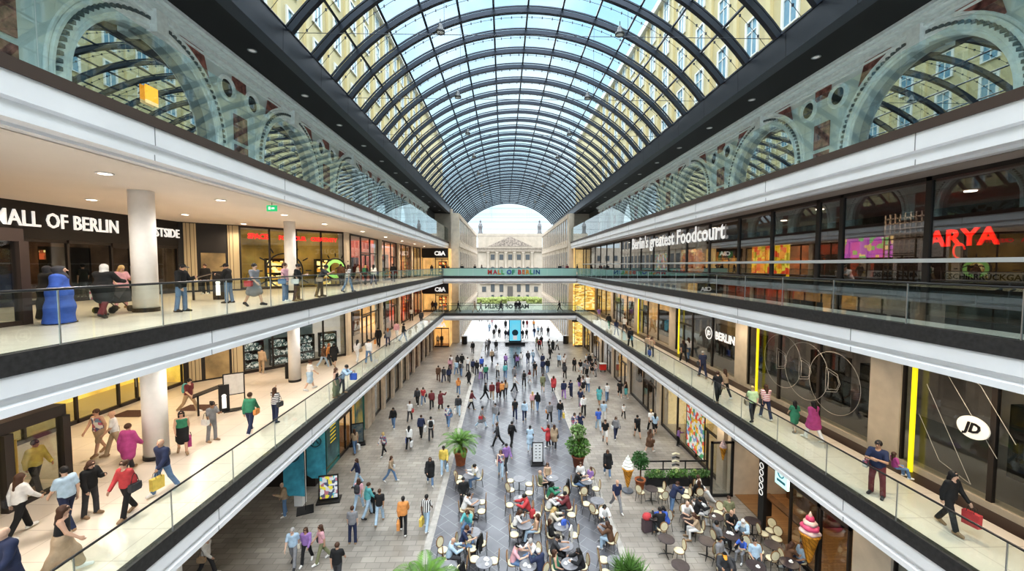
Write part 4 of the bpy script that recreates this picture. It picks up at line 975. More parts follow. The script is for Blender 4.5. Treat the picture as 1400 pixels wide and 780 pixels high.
counter(14.0, 16.6, 15.4, .7, WD, 'wooden foodcourt counter with the dishes return board', 'DISHES RETURN'); counter(11.3, 13.6, 15.4, .7, WD, 'wooden foodcourt counter with the crockery return board in German', 'GESCHIRRRÜCKGABE')
counter(17.6, 21.8, 16.6, .8, mat('stall_dark', (.05, .03, .04), .4), 'dark stall counter under the purple menu board')
for i in range(6): counter(24 + 5.6 * i, 28.6 + 5.6 * i, 16.6, .8, [WD, mat('stall_red', (.25, .04, .03), .5)][i % 2], 'foodcourt stall counter, %s beyond the purple menu towards the bridges' % ORD[i])
def menub(y, z, w, h, goods, label, x=17.3):
    r = empty('menu_board', (x, y, z)); tag(r, label, 'sign'); MB().box(0, -w / 2, 0, .06, w / 2, h).build('panel', goods, r); MB().box(-.02, -w / 2 - .05, -.05, .05, w / 2 + .05, 0).box(-.02, -w / 2 - .05, h, .05, w / 2 + .05, h + .05).build('frame', BLACKM, r)
menub(18.8, Z2 + 2.0, 2.9, .95, goodsmat('menu_purple', [(.55, .12, .45), (.55, .12, .45), (.6, .15, .5), (.85, .55, .2), (.2, .5, .15), (.5, .1, .4)], 3.2, 1.2), 'purple lit menu board with pictures of dishes')
menub(25.6, Z2 + .9, 3.6, 2.0, goodsmat('menu_yellowred', [(.95, .6, .02), (.8, .08, .02), (.95, .75, .1), (.5, .4, .02), (.9, .3, .02)], 2.6, 1.1), 'yellow and red patterned stall front in the foodcourt')
menub(31.0, Z2 + 1.7, 3.0, 1.0, goodsmat('menu_dark', [(.05, .04, .04), (.5, .2, .03), (.1, .06, .05), (.06, .2, .07)], 3., .8), 'dark stall sign with small orange pictures in the foodcourt')
menub(12.0, Z2 + 1.85, 1.2, 1.1, goodsmat('screen_green', [(.85, .9, .85), (.2, .5, .12), (.35, .65, .2), (.9, .9, .88)], 2.0, 1.2), 'bright screen with a green picture beside the red letters')
menub(36.5, Z2 + .9, 4.0, 2.2, G_WARM, 'glowing orange stall front far along the foodcourt'); menub(43.5, Z2 + .9, 4.5, 2.0, G_COL, 'colourful stall front far along the foodcourt')
lat = MB()
for i in range(9): lat.box(-.02, -.9 + .2 * i, 0, .02, -.86 + .2 * i, 3.6)
for i in range(18): lat.box(-.02, -.9, .2 * i, .02, .74, .2 * i + .04)
tag(lat.build('lattice_screen', mat('lattice_wood', (.20, .13, .08), .5), None, False, (15.2, 14.9, Z2 + .02)), 'openwork lattice screen between the purple menu and the red letters', 'screen')
tr_ = empty('autumn_tree', (15.2, 31.6, Z2)); tag(tr_, 'artificial tree with orange leaves inside the foodcourt', 'tree')
MB().tube([(0, 0, 0), (.05, 0, .9), (0, .1, 1.6)], [.1, .08, .05], 7).build('trunk', mat('bark', (.10, .06, .04), .9), tr_)
lf = MB(); rnd = random.Random(4)
for i in range(420):
    a = rnd.uniform(0, 6.28); e = rnd.uniform(-1, 1); rr = rnd.uniform(.3, 1.05); c = Vector((rr * math.cos(a) * (1 - abs(e) * .5), rr * math.sin(a), 1.75 + e * .95)); d = Vector((rnd.uniform(-1, 1), rnd.uniform(-1, 1), rnd.uniform(-1, 1))) * .12; e2 = d.cross(Vector((rnd.random(), rnd.random(), 1))).normalized() * .09
    lf.add([c - d, c + e2, c + d, c - e2], [(0, 1, 2, 3)])
lf.build('leaves', mat('autumn_leaves', (.85, .28, .03), .7, emit=.5, vary=.5, vscale=3), tr_)
fl = MB().lathe([(.16, .01), (.16, -.02)], n=14).mesh('downlight', LAMP)
for i in range(9):
    o = obj('downlight', fl, None, (14.6 + 1.6 * (i % 2), 9 + 4.6 * i, ZT - 1.22)); tag(o, 'round ceiling light inside the foodcourt, %s from the camera' % ORD[i], 'light', 'foodcourt ceiling lights')

# ---------------- right side, lower gallery: sportswear shop
SX = 14.45; zc = Z2 - 1.16
PY = [5.2, 14.45, 23.5, 33.3, 42.5, 52., 61.4]
for i, y in enumerate(PY): struct(MB().box(SX - .12, y - .6, Z1, SX + .5, y + .6, zc).build('trim_pier', SANDP), 'sandstone pier between shop windows of the sportswear gallery, %s from the camera' % ORD[i])
for i in range(6):
    a, b = PY[i] + .6, PY[i + 1] - .6; k = 3
    for j in range(k):
        y0, y1 = a + (b - a) * j / k, a + (b - a) * (j + 1) / k
        bay((SX, y0), (SX, y1), Z1, zc, 'door' if (i > 1 and j == 2) else 'glass', SHOPG, .14)
struct(MB().box(SX - .75, 0, Z1, SX - .1, 62, Z1 + .012).build('trim_right_strip', mat('dark_floor_strip', (.05, .03, .025), .3)))
struct(MB().box(SX - .1, 0, Z1, SX + .35, 62, Z1 + .22).build('trim_right_sill', SANDP))
interior(SX + .4, 20, 2, 34, Z1, zc, mat('sport_wall', (.30, .25, .20), .6, emit=.14, vary=.6, vscale=.5), mat('sport_floor', (.22, .22, .23), .4), 'sport_shop', 'x0'); interior(SX + .4, 20, 34.2, 62, Z1, zc, WARMW, SHF, 'right_shop', 'x0')  # sport_wall glows a little to brighten the room
lg = empty('oval_logo', (SX - .16, 11.55, Z1 + 2.3)); lg.scale = (1, .84, .92); tag(lg, 'cream oval JD logo on the shop window nearest the camera', 'logo')
n = 40; MB().add([(0, .50 * math.cos(2 * math.pi * i / n), .37 * math.sin(2 * math.pi * i / n)) for i in range(n)] + [(-.05, .50 * math.cos(2 * math.pi * i / n), .37 * math.sin(2 * math.pi * i / n)) for i in range(n)], [tuple(range(n)), tuple(range(n, 2 * n))] + [(i, (i + 1) % n, n + (i + 1) % n, n + i) for i in range(n)]).build('oval', mat('logo_cream', (.85, .82, .74), .5, emit=.35), lg)
t = text('logo_letters', 'JD', .46, BLACKM, lg, None, .01, 'CENTER', .035, .25); t.matrix_local = facing((-.07, 0, -.16), (0, -1, 0))
OUTL = mat('decal_line', (.60, .58, .54), .5)
def decal(pts, x, label, name='window_outline_decal'):
    r = empty(name, (x, pts[0][0][0], pts[0][0][1])); tag(r, label, 'decal')
    for pl in pts: MB().tube([(0, y - pts[0][0][0], z - pts[0][0][1]) for y, z in pl], .009, 4).build('line', OUTL, r)
ring = lambda y, z, r: [(y + r * math.cos(2 * math.pi * i / 36), z + r * math.sin(2 * math.pi * i / 36)) for i in range(37)]
dsh = lambda y, z, s: [(y, z), (y, z + s), (y - s * .55, z + s * .85), (y - s * .7, z + s * .5), (y - s * .55, z + s * .15), (y, z)]
decal([ring(16.8, Z1 + 2.1, 1.35), ring(18.4, Z1 + 2.2, 1.35), ring(20., Z1 + 2.3, 1.35)] + [dsh(17.2, Z1 + 1.6, 1.1), dsh(17.05, Z1 + 1.75, .8), dsh(18.8, Z1 + 1.7, 1.1), dsh(18.65, Z1 + 1.85, .8), dsh(20.4, Z1 + 1.8, 1.1), dsh(20.25, Z1 + 1.95, .8)], SX - .09, 'three pale ring outlines with double letters on the sportswear window')
decal([[(13.2, Z1 + 3.9), (12.6, Z1 + 4.), (11.0, Z1 + 1.6)], [(13.2, Z1 + 2.1), (12.5, Z1 + .8), (11.6, Z1 + .5), (13.0, Z1 + 3.2)], [(12.1, Z1 + 4.), (11.5, Z1 + 3.6), (10.6, Z1 + 2.2)]], SX - .09, 'pale slanting outline strokes around the oval logo')
t = text('window_lettering', 'BERLIN', .72, LETW, None, facing((SX - .1, 25.3, Z1 + 2.25), (0, -1, 0)), .01, 'CENTER', .03); tag(t, 'white BERLIN lettering on the sportswear window', 'lettering')
lg2 = empty('round_logo', (SX - .1, 27.3, Z1 + 2.5)); tag(lg2, 'round white outlined JD emblem beside the BERLIN lettering', 'logo')
MB().tube([(0, .42 * math.cos(2 * math.pi * i / 28), .42 * math.sin(2 * math.pi * i / 28)) for i in range(29)], .03, 5).build('ring', LETW, lg2); t = text('logo_letters', 'JD', .45, LETW, lg2, None, .01, 'CENTER', .03); t.matrix_local = facing((0, 0, -.15), (0, -1, 0))
for y, l in ((13.3, 'beside the oval logo window'), (21.8, 'past the ring outlines'), (31.8, 'past the BERLIN lettering'), (41.5, 'furthest along the gallery')):
    tag(MB().box(-.03, -.07, 0, .03, .07, 4.0).build('yellow_door_bar', YBAR, None, False, (SX - .2, y, Z1 + .014)), 'upright yellow bar at a shop door %s' % l, 'bar')
for i, y in enumerate((8, 11.8, 17.5, 20.6, 27, 30.5)): shelfunit(17.4, y, Z1 + .02, 2.2, 2.5, R(90), G_CLOTH, 'dark clothing display in the sportswear shop, %s from the camera' % ORD[i])
for i, y in enumerate((37, 40.5, 47, 50.5, 56, 59)): shelfunit(16.6, y, Z1 + .02, 2.2, 2.5, R(90), G_WARM, 'warm lit display on the lower gallery beyond the sportswear shop, %s along' % ORD[i])

# ---------------- right side, ground floor
GX = 12.7
RP = [62, 56.4, 50.6, 45., 39.2, 31.4, 22.2]
for y in RP: struct(MB().box(GX - .2, y - .35, 0, GX + .5, y + .35, 4.45).build('trim_pier', SANDP))
for i in range(6):
    a, b = RP[i + 1] + .35, RP[i] - .35; k = 3 if i == 5 else 2
    for j in range(k): bay((GX, a + (b - a) * j / k), (GX, a + (b - a) * (j + 1) / k), 0, 4.4, 'door' if j == (0 if i != 5 else 0) else 'glass', SHOPG)
interior(GX + .3, 17, 22.5, 31.2, 0, 4.4, mat('toy_wall', (.85, .68, .35), .8, emit=.5, vary=.1), SHF, 'right_ground_a', 'x0'); interior(GX + .3, 17, 31.5, 45, 0, 4.4, WARMW, SHF, 'right_ground_b', 'x0'); interior(GX + .3, 17, 45.2, 62, 0, 4.4, WARMW, SHF, 'right_ground_c', 'x0')  # toy_wall glows in place of lamps in the room
for i in range(8): shelfunit(15., 33.5 + 3.4 * i, .02, 2.2, 2.6, R(90), G_CLOTH if i % 2 else G_WARM, 'shop display shelf at plaza level on the cafe side, %s towards the bridges' % ORD[i])
poster('window_display', GX - .06, 25.4, .5, 2.4, 3.3, goodsmat('puzzle', [(.85, .84, .8), (.8, .12, .08), (.1, .42, .2), (.85, .84, .8), (.9, .55, .05), (.25, .4, .65), (.85, .84, .8)], 4.2, .2), 'colourful block patterned toy shop window display', -1, DARKFR)
struct(MB().box(11.0 - .2, 61.9, 3.9, 16, 62.1, 4.45).build('wall_right_end_sign', WALLB))
struct(MB().box(11.1, 62.6, 0, 15.5, 62.8, 4.4).build('wall_right_end', G_GOLD), 'golden lit shop wall at the end of the hall')
for i in range(2): bay((11.2 + 1.6 * i, 62), (12.8 + 1.6 * i, 62), 0, 4., 'glass')
for z in (Z1, Z2):
    struct(MB().box(11.1, 62.6, z, 15.5, 62.8, z + 4.3).build('wall_right_end', WARMW if z == Z2 else G_GOLD))
    for i in range(2): bay((11.2 + 1.6 * i, 62), (12.8 + 1.6 * i, 62), z, z + 4.2, 'glass')
struct(MB().box(17, -6, 0, 17.4, 22.4, 4.45).build('wall_right_ground', mat('cafe_back', (.10, .06, .04), .7, vary=.4, vscale=.6)))
# ------------------------------------------------------------------ people: colours, table, placement
CC = {'K': ('black', (.018, .018, .02)), 'k': ('charcoal', (.06, .06, .068)), 'g': ('grey', (.27, .27, .29)), 'w': ('white', (.80, .79, .78)), 'c': ('cream', (.70, .62, .48)),
 'b': ('denim blue', (.12, .24, .44)), 'B': ('bright blue', (.02, .12, .62)), 'n': ('navy', (.022, .035, .10)), 's': ('light blue', (.42, .60, .78)), 't': ('turquoise', (.08, .48, .50)),
 'r': ('red', (.62, .03, .04)), 'm': ('maroon', (.22, .03, .04)), 'o': ('orange', (.82, .30, .03)), 'y': ('yellow', (.85, .60, .04)), 'G': ('green', (.03, .28, .15)), 'e': ('olive green', (.25, .26, .13)),
 'p': ('pink', (.78, .38, .44)), 'v': ('purple', (.33, .16, .50)), 'N': ('brown', (.16, .075, .035)), 'T': ('tan', (.50, .35, .21)), 'q': ('magenta', (.50, .03, .25)), 'a': ('pale green', (.55, .75, .38))}
def _soft(c):
    g = sum(c) / 3; return tuple(max(.006, (x * .80 + g * .20) * .92) for x in c)
CLOTH = {k: mat('cloth_' + v[0].replace(' ', '_') + '_worn', _soft(v[1]), .85, vary=.15, vscale=9) for k, v in CC.items()}
CLOTH['S'] = stripemat('cloth_striped', (.03, .03, .035), (.78, .77, .75), 3.4); CLOTH['V'] = stripemat('cloth_striped_upright', (.03, .03, .035), (.78, .77, .75), 3.2, 'X'); CLOTH['Z'] = stripemat('cloth_striped_pink', (.45, .12, .16), (.75, .72, .70), 3.6)
CLOTH['P'] = goodsmat('cloth_patterned', [(.1, .1, .2), (.7, .65, .6), (.4, .1, .15), (.2, .3, .4)], 9., 0.)
CC['S'] = ('black and white striped', 0); CC['V'] = ('black and white striped', 0); CC['Z'] = ('pink striped', 0); CC['P'] = ('patterned', 0)
HAIRC = {'K': (.012, .01, .01), 'N': (.07, .03, .015), 'y': (.55, .38, .16), 'g': (.38, .37, .36), 'w': (.75, .73, .70), 'r': (.42, .14, .04), 'o': (.8, .35, .05), 'n': (.03, .05, .12), 'T': (.5, .38, .2), 't': (.1, .4, .45), 'p': (.8, .55, .55), 'k': (.06, .06, .07)}
SKINS = [mat('skin_a', (.55, .34, .24), .55), mat('skin_b', (.60, .40, .30), .55), mat('skin_c', (.42, .24, .15), .55), mat('skin_d', (.13, .065, .04), .5)]
SHOES = [mat('shoe_dark', (.03, .03, .035), .5), mat('shoe_white', (.75, .74, .72), .5), mat('shoe_tan', (.30, .20, .12), .6)]
TOP = {'t': ('tee', 't_shirt', 't-shirt'), 'l': ('longtop', 'jumper', 'top'), 'j': ('jacket', 'jacket', 'jacket'), 'c': ('coat', 'coat', 'coat'), 'd': ('dress', 'dress', 'dress'), 'u': ('tank', 'tank_top', 'tank top'), 'R': ('robe', 'robe', 'robe')}
BOT = {'p': ('pants', 'trousers', 'trousers'), 'i': ('slim', 'leggings', 'leggings'), 's': ('shorts', 'shorts', 'shorts'), 'k': ('skirt', 'skirt', 'skirt'), 'L': ('longskirt', 'long_skirt', 'long skirt')}
FACE = {'f': 0, 'b': 180, 'l': -90, 'r': 90, 'fl': -45, 'fr': 45, 'bl': -135, 'br': 135}
PEOPLE = []; UNIQ = []; NP = [0]

def slotmat(o, m, i=0):
    o.material_slots[i].link = 'OBJECT'; o.material_slots[i].material = m

def walkdir(face):
    return {'f': 'walking forward', 'fl': 'walking forward', 'fr': 'walking forward', 'b': 'walking away', 'bl': 'walking away', 'br': 'walking away'}.get(face, 'walking across')

def zone(p):
    if p.z > 10: return 'on upper footbridge' if p.y > YB0 - .5 else ('on upper gallery' if p.x < 0 else 'inside foodcourt')
    if p.z > 5: return 'on lower footbridge' if p.y > YB0 - .5 else ('on lower gallery' if p.x < 0 else 'on sportswear gallery')
    if p.y > 58: return 'beyond the bridges'
    if p.x < -3.5: return 'on flag side paving'
    if p.x > 5.3: return 'on cafe side paving'
    return 'on slate lane'

def add_person(px, py, pose, face, top, bot, hair, z=0., bags=(), sc=1., head=False, skin=None, pos=None, jit=True):
    i = NP[0]; NP[0] += 1; rnd = random.Random(i * 13 + 5)
    if pos is not None: p = Vector(pos)
    elif head: p = onz(px, py, z + 1.70 * sc); p.z = z
    elif POSES[pose].get('sit'): p = onz(px, py, z + .52); p.z = z
    else: p = onz(px, py, z)
    if z > 1 and p.y > YB0 - 1.2 and pos is None: p = Vector(((px - 688) / F * 61.4, 61.0 + .9 * rnd.random(), z))
    if top[0] == 'R': sc = max(sc, 1.0)
    hi = p.y < (20 if z < 1 else 26)
    rz = R(FACE[face] + (rnd.uniform(-14, 14) if jit else 0))
    fem = hair[0] in 'luh'
    s = sc * ((.955 if fem else 1.01) + rnd.uniform(-.025, .025))
    b = obj('person', person_mesh(pose, 'body', hi), None, p, rz); w_ = 1.45 if top == 'RB' else (1.15 if top[0] == 'R' or pose == 'push' else 1.); b.scale = (s * w_ * rnd.uniform(.96, 1.06), s * w_ * rnd.uniform(.96, 1.08), s)
    sk = SKINS[skin] if skin is not None else SKINS[rnd.choice((0, 0, 1, 1, 1, 2))]
    slotmat(b, sk)
    shoe = rnd.choice((SHOES[0], SHOES[1], SHOES[1], SHOES[2]))
    if hi:
        for q in ('shoe_L', 'shoe_Rr'): slotmat(obj('shoe', person_mesh(pose, q, hi), b), shoe)
    else: slotmat(b, shoe, 1)
    st, on, tw = TOP[top[0]]
    slotmat(obj(on, person_mesh(pose, st, hi), b), CLOTH[top[1]])
    tc_ = CC[top[1]][0]; desc = 'person in %s %s' % (tc_, tw); short = desc
    if bot != '-':
        bt, on, bw = BOT[bot[0]]
        if bot == 'pb': bw = 'jeans'
        slotmat(obj(on, person_mesh(pose, bt, hi), b), CLOTH[bot[1]])
        if not POSES[pose].get('sit'): desc += ' and %s %s' % (('blue' if bot == 'pb' else CC[bot[1]][0]), bw)
    if hair[0] != 'b':
        hk = {'s': 'short', 'l': 'long', 'u': 'bun', 'c': 'cap', 'h': 'hijab'}[hair[0]]
        hm = mat('hair_' + hair[1], HAIRC[hair[1]], .6 if hair[0] not in 'hc' else .85, vary=.2, vscale=12)
        if hair[0] == 'c': slotmat(obj('hair', person_mesh(pose, 'short', hi), b), mat('hair_K', HAIRC['K'], .6, vary=.2, vscale=12))
        slotmat(obj({'cap': 'cap', 'hijab': 'headscarf'}.get(hk, 'hair'), person_mesh(pose, hk, hi), b), hm)
    if POSES[pose].get('sit'): act = 'seated at cafe table'
    elif pose[0] == 'w': act = walkdir(face)
    else: act = {'rail': 'leaning on rail', 'ph': 'looking at phone', 'push': 'pushing', 'up': 'raising an arm', 'cx': 'with folded arms', 'hip': 'hand on hip'}.get(pose, 'standing')
    bn = {'S': 'shopping bag', 'H': 'handbag', 'B': 'backpack'}
    hd = {'b': ', bald', 'h': ', headscarf', 'c': ', cap'}.get(hair[0], '')
    base = '%s%s, %s %s' % (desc, hd, act, zone(p))
    if sc < .85: base = base.replace('person', 'child', 1)
    rec = dict(o=b, base=base, short=short, p=p, bags=[bn[q[0]] for q in bags], zone=zone(p))
    PEOPLE.append(rec); UNIQ.append(rec)
    J = skel(pose); M = Matrix.Translation(p) @ Matrix.Rotation(rz, 4, 'Z')
    for q in bags: add_bag(q, J, M, s, rz, rec)
    return b

BAGM = {}
def bagmesh(kind):
    if kind in BAGM: return BAGM[kind]
    if kind == 'S':
        m = MB(); w, d, h = .17, .07, .36
        m.add([(-w, -d, -h), (w, -d, -h), (w, d, -h), (-w, d, -h), (-w * 1.04, -d, 0), (w * 1.04, -d, 0), (w * 1.04, d, 0), (-w * 1.04, d, 0)], [(3, 2, 1, 0), (0, 1, 5, 4), (1, 2, 6, 5), (2, 3, 7, 6), (3, 0, 4, 7), (4, 5, 6, 7)])
        h_ = MB()
        for y in (-d, d): h_.tube([(-.08, y, 0), (-.07, y * .7, .13), (0, y * .4, .17), (.07, y * .7, .13), (.08, y, 0)], .007, 5)
        parts = [('handles', h_.mesh('handles', BLACKM))]; me = m.mesh('shopping_bag', WHITE)
    elif kind == 'H':
        m = MB(); w, d, h = .15, .055, .22; n = 10
        prof = [(-w, 0), (-w * 1.08, -h * .7), (-w * .9, -h), (w * .9, -h), (w * 1.08, -h * .7), (w, 0)]
        m.prism([(x, z) for x, z in prof], -d, d); h_ = MB().tube([(-w * .8, 0, 0), (-.06, 0, .22), (0, 0, .30), (.06, 0, .22), (w * .8, 0, 0)], .009, 5)
        parts = [('strap', h_.mesh('strap', BLACKM))]; me = m.mesh('handbag', WHITE)
    else:
        m = MB(); m.lathe([(.02, -.24), (.13, -.235), (.155, -.19), (.155, .08), (.13, .17), (.05, .21), (.01, .21)], n=14); m.v = [(x, y * .62, z) for x, y, z in m.v]
        po = MB().lathe([(.02, -.2), (.10, -.19), (.105, -.03), (.02, -.02)], n=12); po.v = [(x, y * .5 + .075, z) for x, y, z in po.v]
        st = MB()
        for s in (-1, 1): st.tube([(s * .09, -.07, .15), (s * .11, -.17, .20), (s * .12, -.27, .10), (s * .11, -.24, -.08), (s * .10, -.08, -.18)], .016, 5)
        parts = [('front_pocket', po.mesh('front_pocket', WHITE, True)), ('straps', st.mesh('straps', BLACKM))]; me = m.mesh('backpack', WHITE, True)
    BAGM[kind] = (me, parts); return BAGM[kind]

def add_bag(q, J, M, s, rz, rec):
    me, parts = bagmesh(q[0]); side = 'aR' if len(q) < 3 else 'aL'
    if q[0] == 'B': v = Vector(J['pel'] + J['u'] * .30 - J['f'] * .19) * s
    elif q[0] == 'S':
        a = J[side]; v = Vector(a[2] + a[3] * .10) * s; v.z -= .17; v.x += .03 * a[4]
    else:
        v = Vector(J['pel'] + J['x'] * (-.27 if side == 'aR' else .27) + J['u'] * .06) * s
    o = obj({'S': 'shopping_bag', 'H': 'handbag', 'B': 'backpack'}[q[0]], me, None, M @ v, rz + (R(90) if q[0] != 'B' else 0))
    m = CLOTH[q[1]]; slotmat(o, m)
    for nm, pm in parts:
        c = obj(nm, pm, o)
        if nm == 'front_pocket': slotmat(c, m)
    nm = {'S': 'shopping bag', 'H': 'shoulder bag', 'B': 'backpack'}[q[0]]
    UNIQ.append(dict(o=o, base='%s %s carried by the %s %s' % (CC[q[1]][0], nm, rec['short'], rec['zone']), p=M @ v, cat='bag'))

def block(ox, oy, s, z, rows):
    for r in rows.strip().split('\n'):
        t = r.split()
        if not t: continue
        x, y = float(t[0]), float(t[1]); sc = 1.; head = False; bags = []; skin = None
        for q in t[7:]:
            if q[0] == 'x': sc = float(q[1:])
            elif q == '^': head = True
            elif q[0] == '@': skin = int(q[1:])
            else: bags.append(q)
        add_person(ox + x / s, oy + y / s, t[2], t[3], t[4], t[5], t[6], z, bags, sc, head, skin)

# plaza, far end under and beyond the bridges
block(580, 430, 9.754, 0, '''
648 515 w1 f jK pK sK Hk
830 488 w2 b lg pK sK
862 468 w1 b jk pk sN
958 493 w2 b jK pK sK
905 637 w1 f jT pK sN Hk HkL
870 228 w2 f ls pb sK
905 150 w1 b lp pg lN
850 100 st f jm pk sK
930 310 st f jk pK sK
955 236 w2 b jK pk lK
1000 306 w1 f lK pK sK
1085 186 w1 b cK pK sK
1085 325 w2 b jK pn lK
1125 332 st b jn pk sK
750 92 w1 l jK pK sK
1085 700 w2 b lv pn sK
''')
block(690, 430, 9.754, 0, '''
250 178 w1 b jK pK sK
298 180 w2 b lm pm sN
388 182 w1 f lo pK sN
240 322 w2 b jK pK lK
293 322 w1 b jK pK sK
395 296 w2 b jn pb sK
445 278 w1 f ls pK sN
490 276 w2 b jg pk lN
578 288 w1 f jK pk sK
432 438 w1 b le pK lN
465 475 w2 b lr pK sK BK
490 425 w1 b jK pk sN
592 476 w1 br tw pK sK BK
642 480 st b cK LK lK
698 476 w2 br tw pK lK
148 682 w2 b jk pn sK
172 706 w1 b lv pk lN
218 676 w1 b tw pw sK
310 662 w2 b jk pn sN
378 642 w1 fl ls pb sK
606 602 w1 br jK pK sK
725 697 w2 f js pK sK
800 690 w1 f tw pg lN
505 700 w1 b ln pk sK
''')
# plaza, middle distance
block(580, 480, 4.875, 0, '''
95 202 w1 b jN pN sK
130 206 w2 b jk pn sK
165 208 w1 b jn pK lK
172 132 w1 b lp pK lN
178 118 st b tw pp sN
213 157 w2 b ls pb sN
245 166 w1 b lg pb sK Bk
222 110 st b jk pK lK
252 108 w1 b jK pK sK
290 132 w2 b tw pk sK
298 222 w2 bl cK pK lK
325 148 w1 b jn pK sK
350 158 w2 b jK pK sN
383 132 w1 b lB pn sK
377 187 w2 b tw pv lN
412 190 w1 b lG pn sK
490 177 w2 f lw pK sK
540 180 w1 b lt pb sK
738 167 w2 b tK pN sK
790 152 w1 b jn pk sK
822 147 w2 b jK pb sK
937 182 w1 b jk pK lK Bk
930 118 st fr tw pk lN
1000 132 st f lK pK lK
1040 152 w1 f tK sw sN
1085 168 w2 f tg pK sN
602 272 w1 r tw pK sK
600 202 w2 f lg pg sK
665 237 w1 b lg pK sK BK
703 210 w2 bl tm kw lN x.88
790 267 w1 b je se sN
862 272 w2 b cr iK lN
930 314 w1 b jn pv sK
978 304 ph fl ln pn sK
1035 262 w2 b tK sv lK
1058 272 w1 b uP kK lN Hk
1090 272 w1 b tw pb sN HkL
1218 332 w2 b tw pb sK
1303 312 w1 b tK sK sK
1345 314 w2 bl uK kt lN
1165 352 w1 br dt - hk
1040 372 w2 f tn pg sK
1062 427 w1 f lw pK sK Hq
1000 552 w2 f dP - lK
1038 545 hip f dn - lK
1160 528 w1 b tB ps sN
1195 470 st b ts pw sN
1205 608 w1 f tK sw sN
1275 582 w2 f jg pn lN Hw HkL
1328 447 w1 f tw pK sN x.72
605 454 w1 b tK pn sK
668 462 w2 f js pn lK
722 390 w1 b lp pT ly
756 396 w2 b jK pb lK
835 472 w1 f jg pK sN Ho
905 459 w2 f lK pb sK SyL
228 287 w1 b to pb lr
50 387 w2 b jm pK sN
110 387 up fr cm pK lN
228 427 w1 f jk ps sK Sw
315 387 w2 r jm pK sN Hc
405 324 w3 r jK pK sK
452 324 w1 f jm pT sN
495 308 w2 b cm pK sK
520 318 w1 b lo pk sN
542 300 w2 b lT pk lN
160 502 w1 b lP pb sK Hb
382 507 w3 r dg ps sK Hr @2
475 487 w2 f jg ps sK HkL
490 632 w3 l jk pK sN
582 630 w1 br jK pK sK BK
705 657 w2 b ds is sK @3
825 637 up l cr iK lN
866 645 w1 b cT pK lN Hk
45 592 w2 b tw pk sK BK
''')
block(780, 480, 9.754, 0, '''
185 312 st f lg pk lN
285 300 w1 f dK - lK
340 335 ph l uP pg lN
210 205 w1 fr tw pK ly
285 190 w2 fr tc pk lw
250 215 st f jK pn sK
330 255 st l tk pk sK
''')
block(780, 550, 7.8, 0, '''
712 377 w1 b tK sK sK BK
900 346 w2 b ts sK lK
858 314 w1 b tw pK sy
842 532 w2 br dN - lN HN
1150 457 ph fr lv iK lN x.8
''')
block(580, 620, 4.875, 0, '''
40 207 w1 f cK pb lN Hk
130 132 w2 f jy ps sK SsL @3
510 152 w1 f uP ps lN Hw
545 112 w2 fr jv pk sK
1220 147 w1 f cK pb lN HkL
1280 378 w3 f tn pg bK
15 505 w1 b tV ps sK SyL @3
''')
block(340, 480, 2.6, 0, '''
600 192 w1 f jk pK lK Hs
621 190 w2 f tr pb lK HkL
515 273 w1 f jK pb lK Hk
573 250 w2 b tw pk sN Hr
613 307 w1 b jn pK sN Sw
570 347 w2 b lw pK lK Sw SBL
480 372 w1 fl lP iK ly
505 463 w3 r lT pb lN HwL
378 362 w2 bl tT pb lN Sw
388 477 w1 fl jn ps lN
392 564 w2 b tp ps lN Bk
425 588 w1 br lt ps sN
466 610 w2 b tK ps sN
440 575 st b tK pK sK x.75
370 680 st b tg pn sN
550 645 w1 b jo pK sK SoL @3
160 762 w1 f ts pg sg
207 752 w2 f lv pK lN Hc
262 746 w1 fl tp pe lN Hk
316 832 w1 b tK pk sN
128 582 ph fl jT pb bK
''')
block(0, 480, 2.6, 0, '''
735 800 w1 r lw pk sN HT
''')
# lower gallery, entrance side
block(0, 480, 2.6, Z1, '''
355 366 w1 f uP sT sN
412 372 w2 fl tw pT bK Hk
458 432 w1 b cq pk sN
455 586 w1 f lr pK uN HkL
585 503 w2 f jn pb bK SyL
650 362 w1 fr uG kK lK SqL
672 218 w3 r tm pT sK Bt
755 319 ph r tg pg uK Hw
890 292 w1 b lG pn sN Ho
325 584 ph r jK pk lN
130 503 w2 r jy pK sK
75 652 w1 b lw pK lN HkL
245 632 w2 l ts pn sK
228 800 w1 br uK LT lN
40 905 w2 f jn pn bK
''')
block(340, 440, 6.5, Z1, '''
118 456 ph b jT pT sK
545 602 w1 br tw ks sN
665 405 w3 r jN ps lN
712 392 w2 r lo pk lr
760 400 w1 b jK kK cK
778 668 st r uK Le lN HpL
830 640 rail r js pk sK SBL
''')
block(340, 480, 2.6, Z1, '''
96 252 up b lS pn lN Hk
''')
block(460, 400, 7.8, Z1, '''
225 738 w1 b lw pw lK HT
345 752 w2 b lw pb sK
450 577 w1 f jK pK sK So
550 572 w2 b jg pn lr HnL
645 492 w1 f jp pw sN
715 522 w2 br jK pb sK
800 300 st b tw pK sK
905 340 w1 b jk pk sK
1020 215 w2 b jN pk lN
1060 195 w1 b jk pK sK
''')
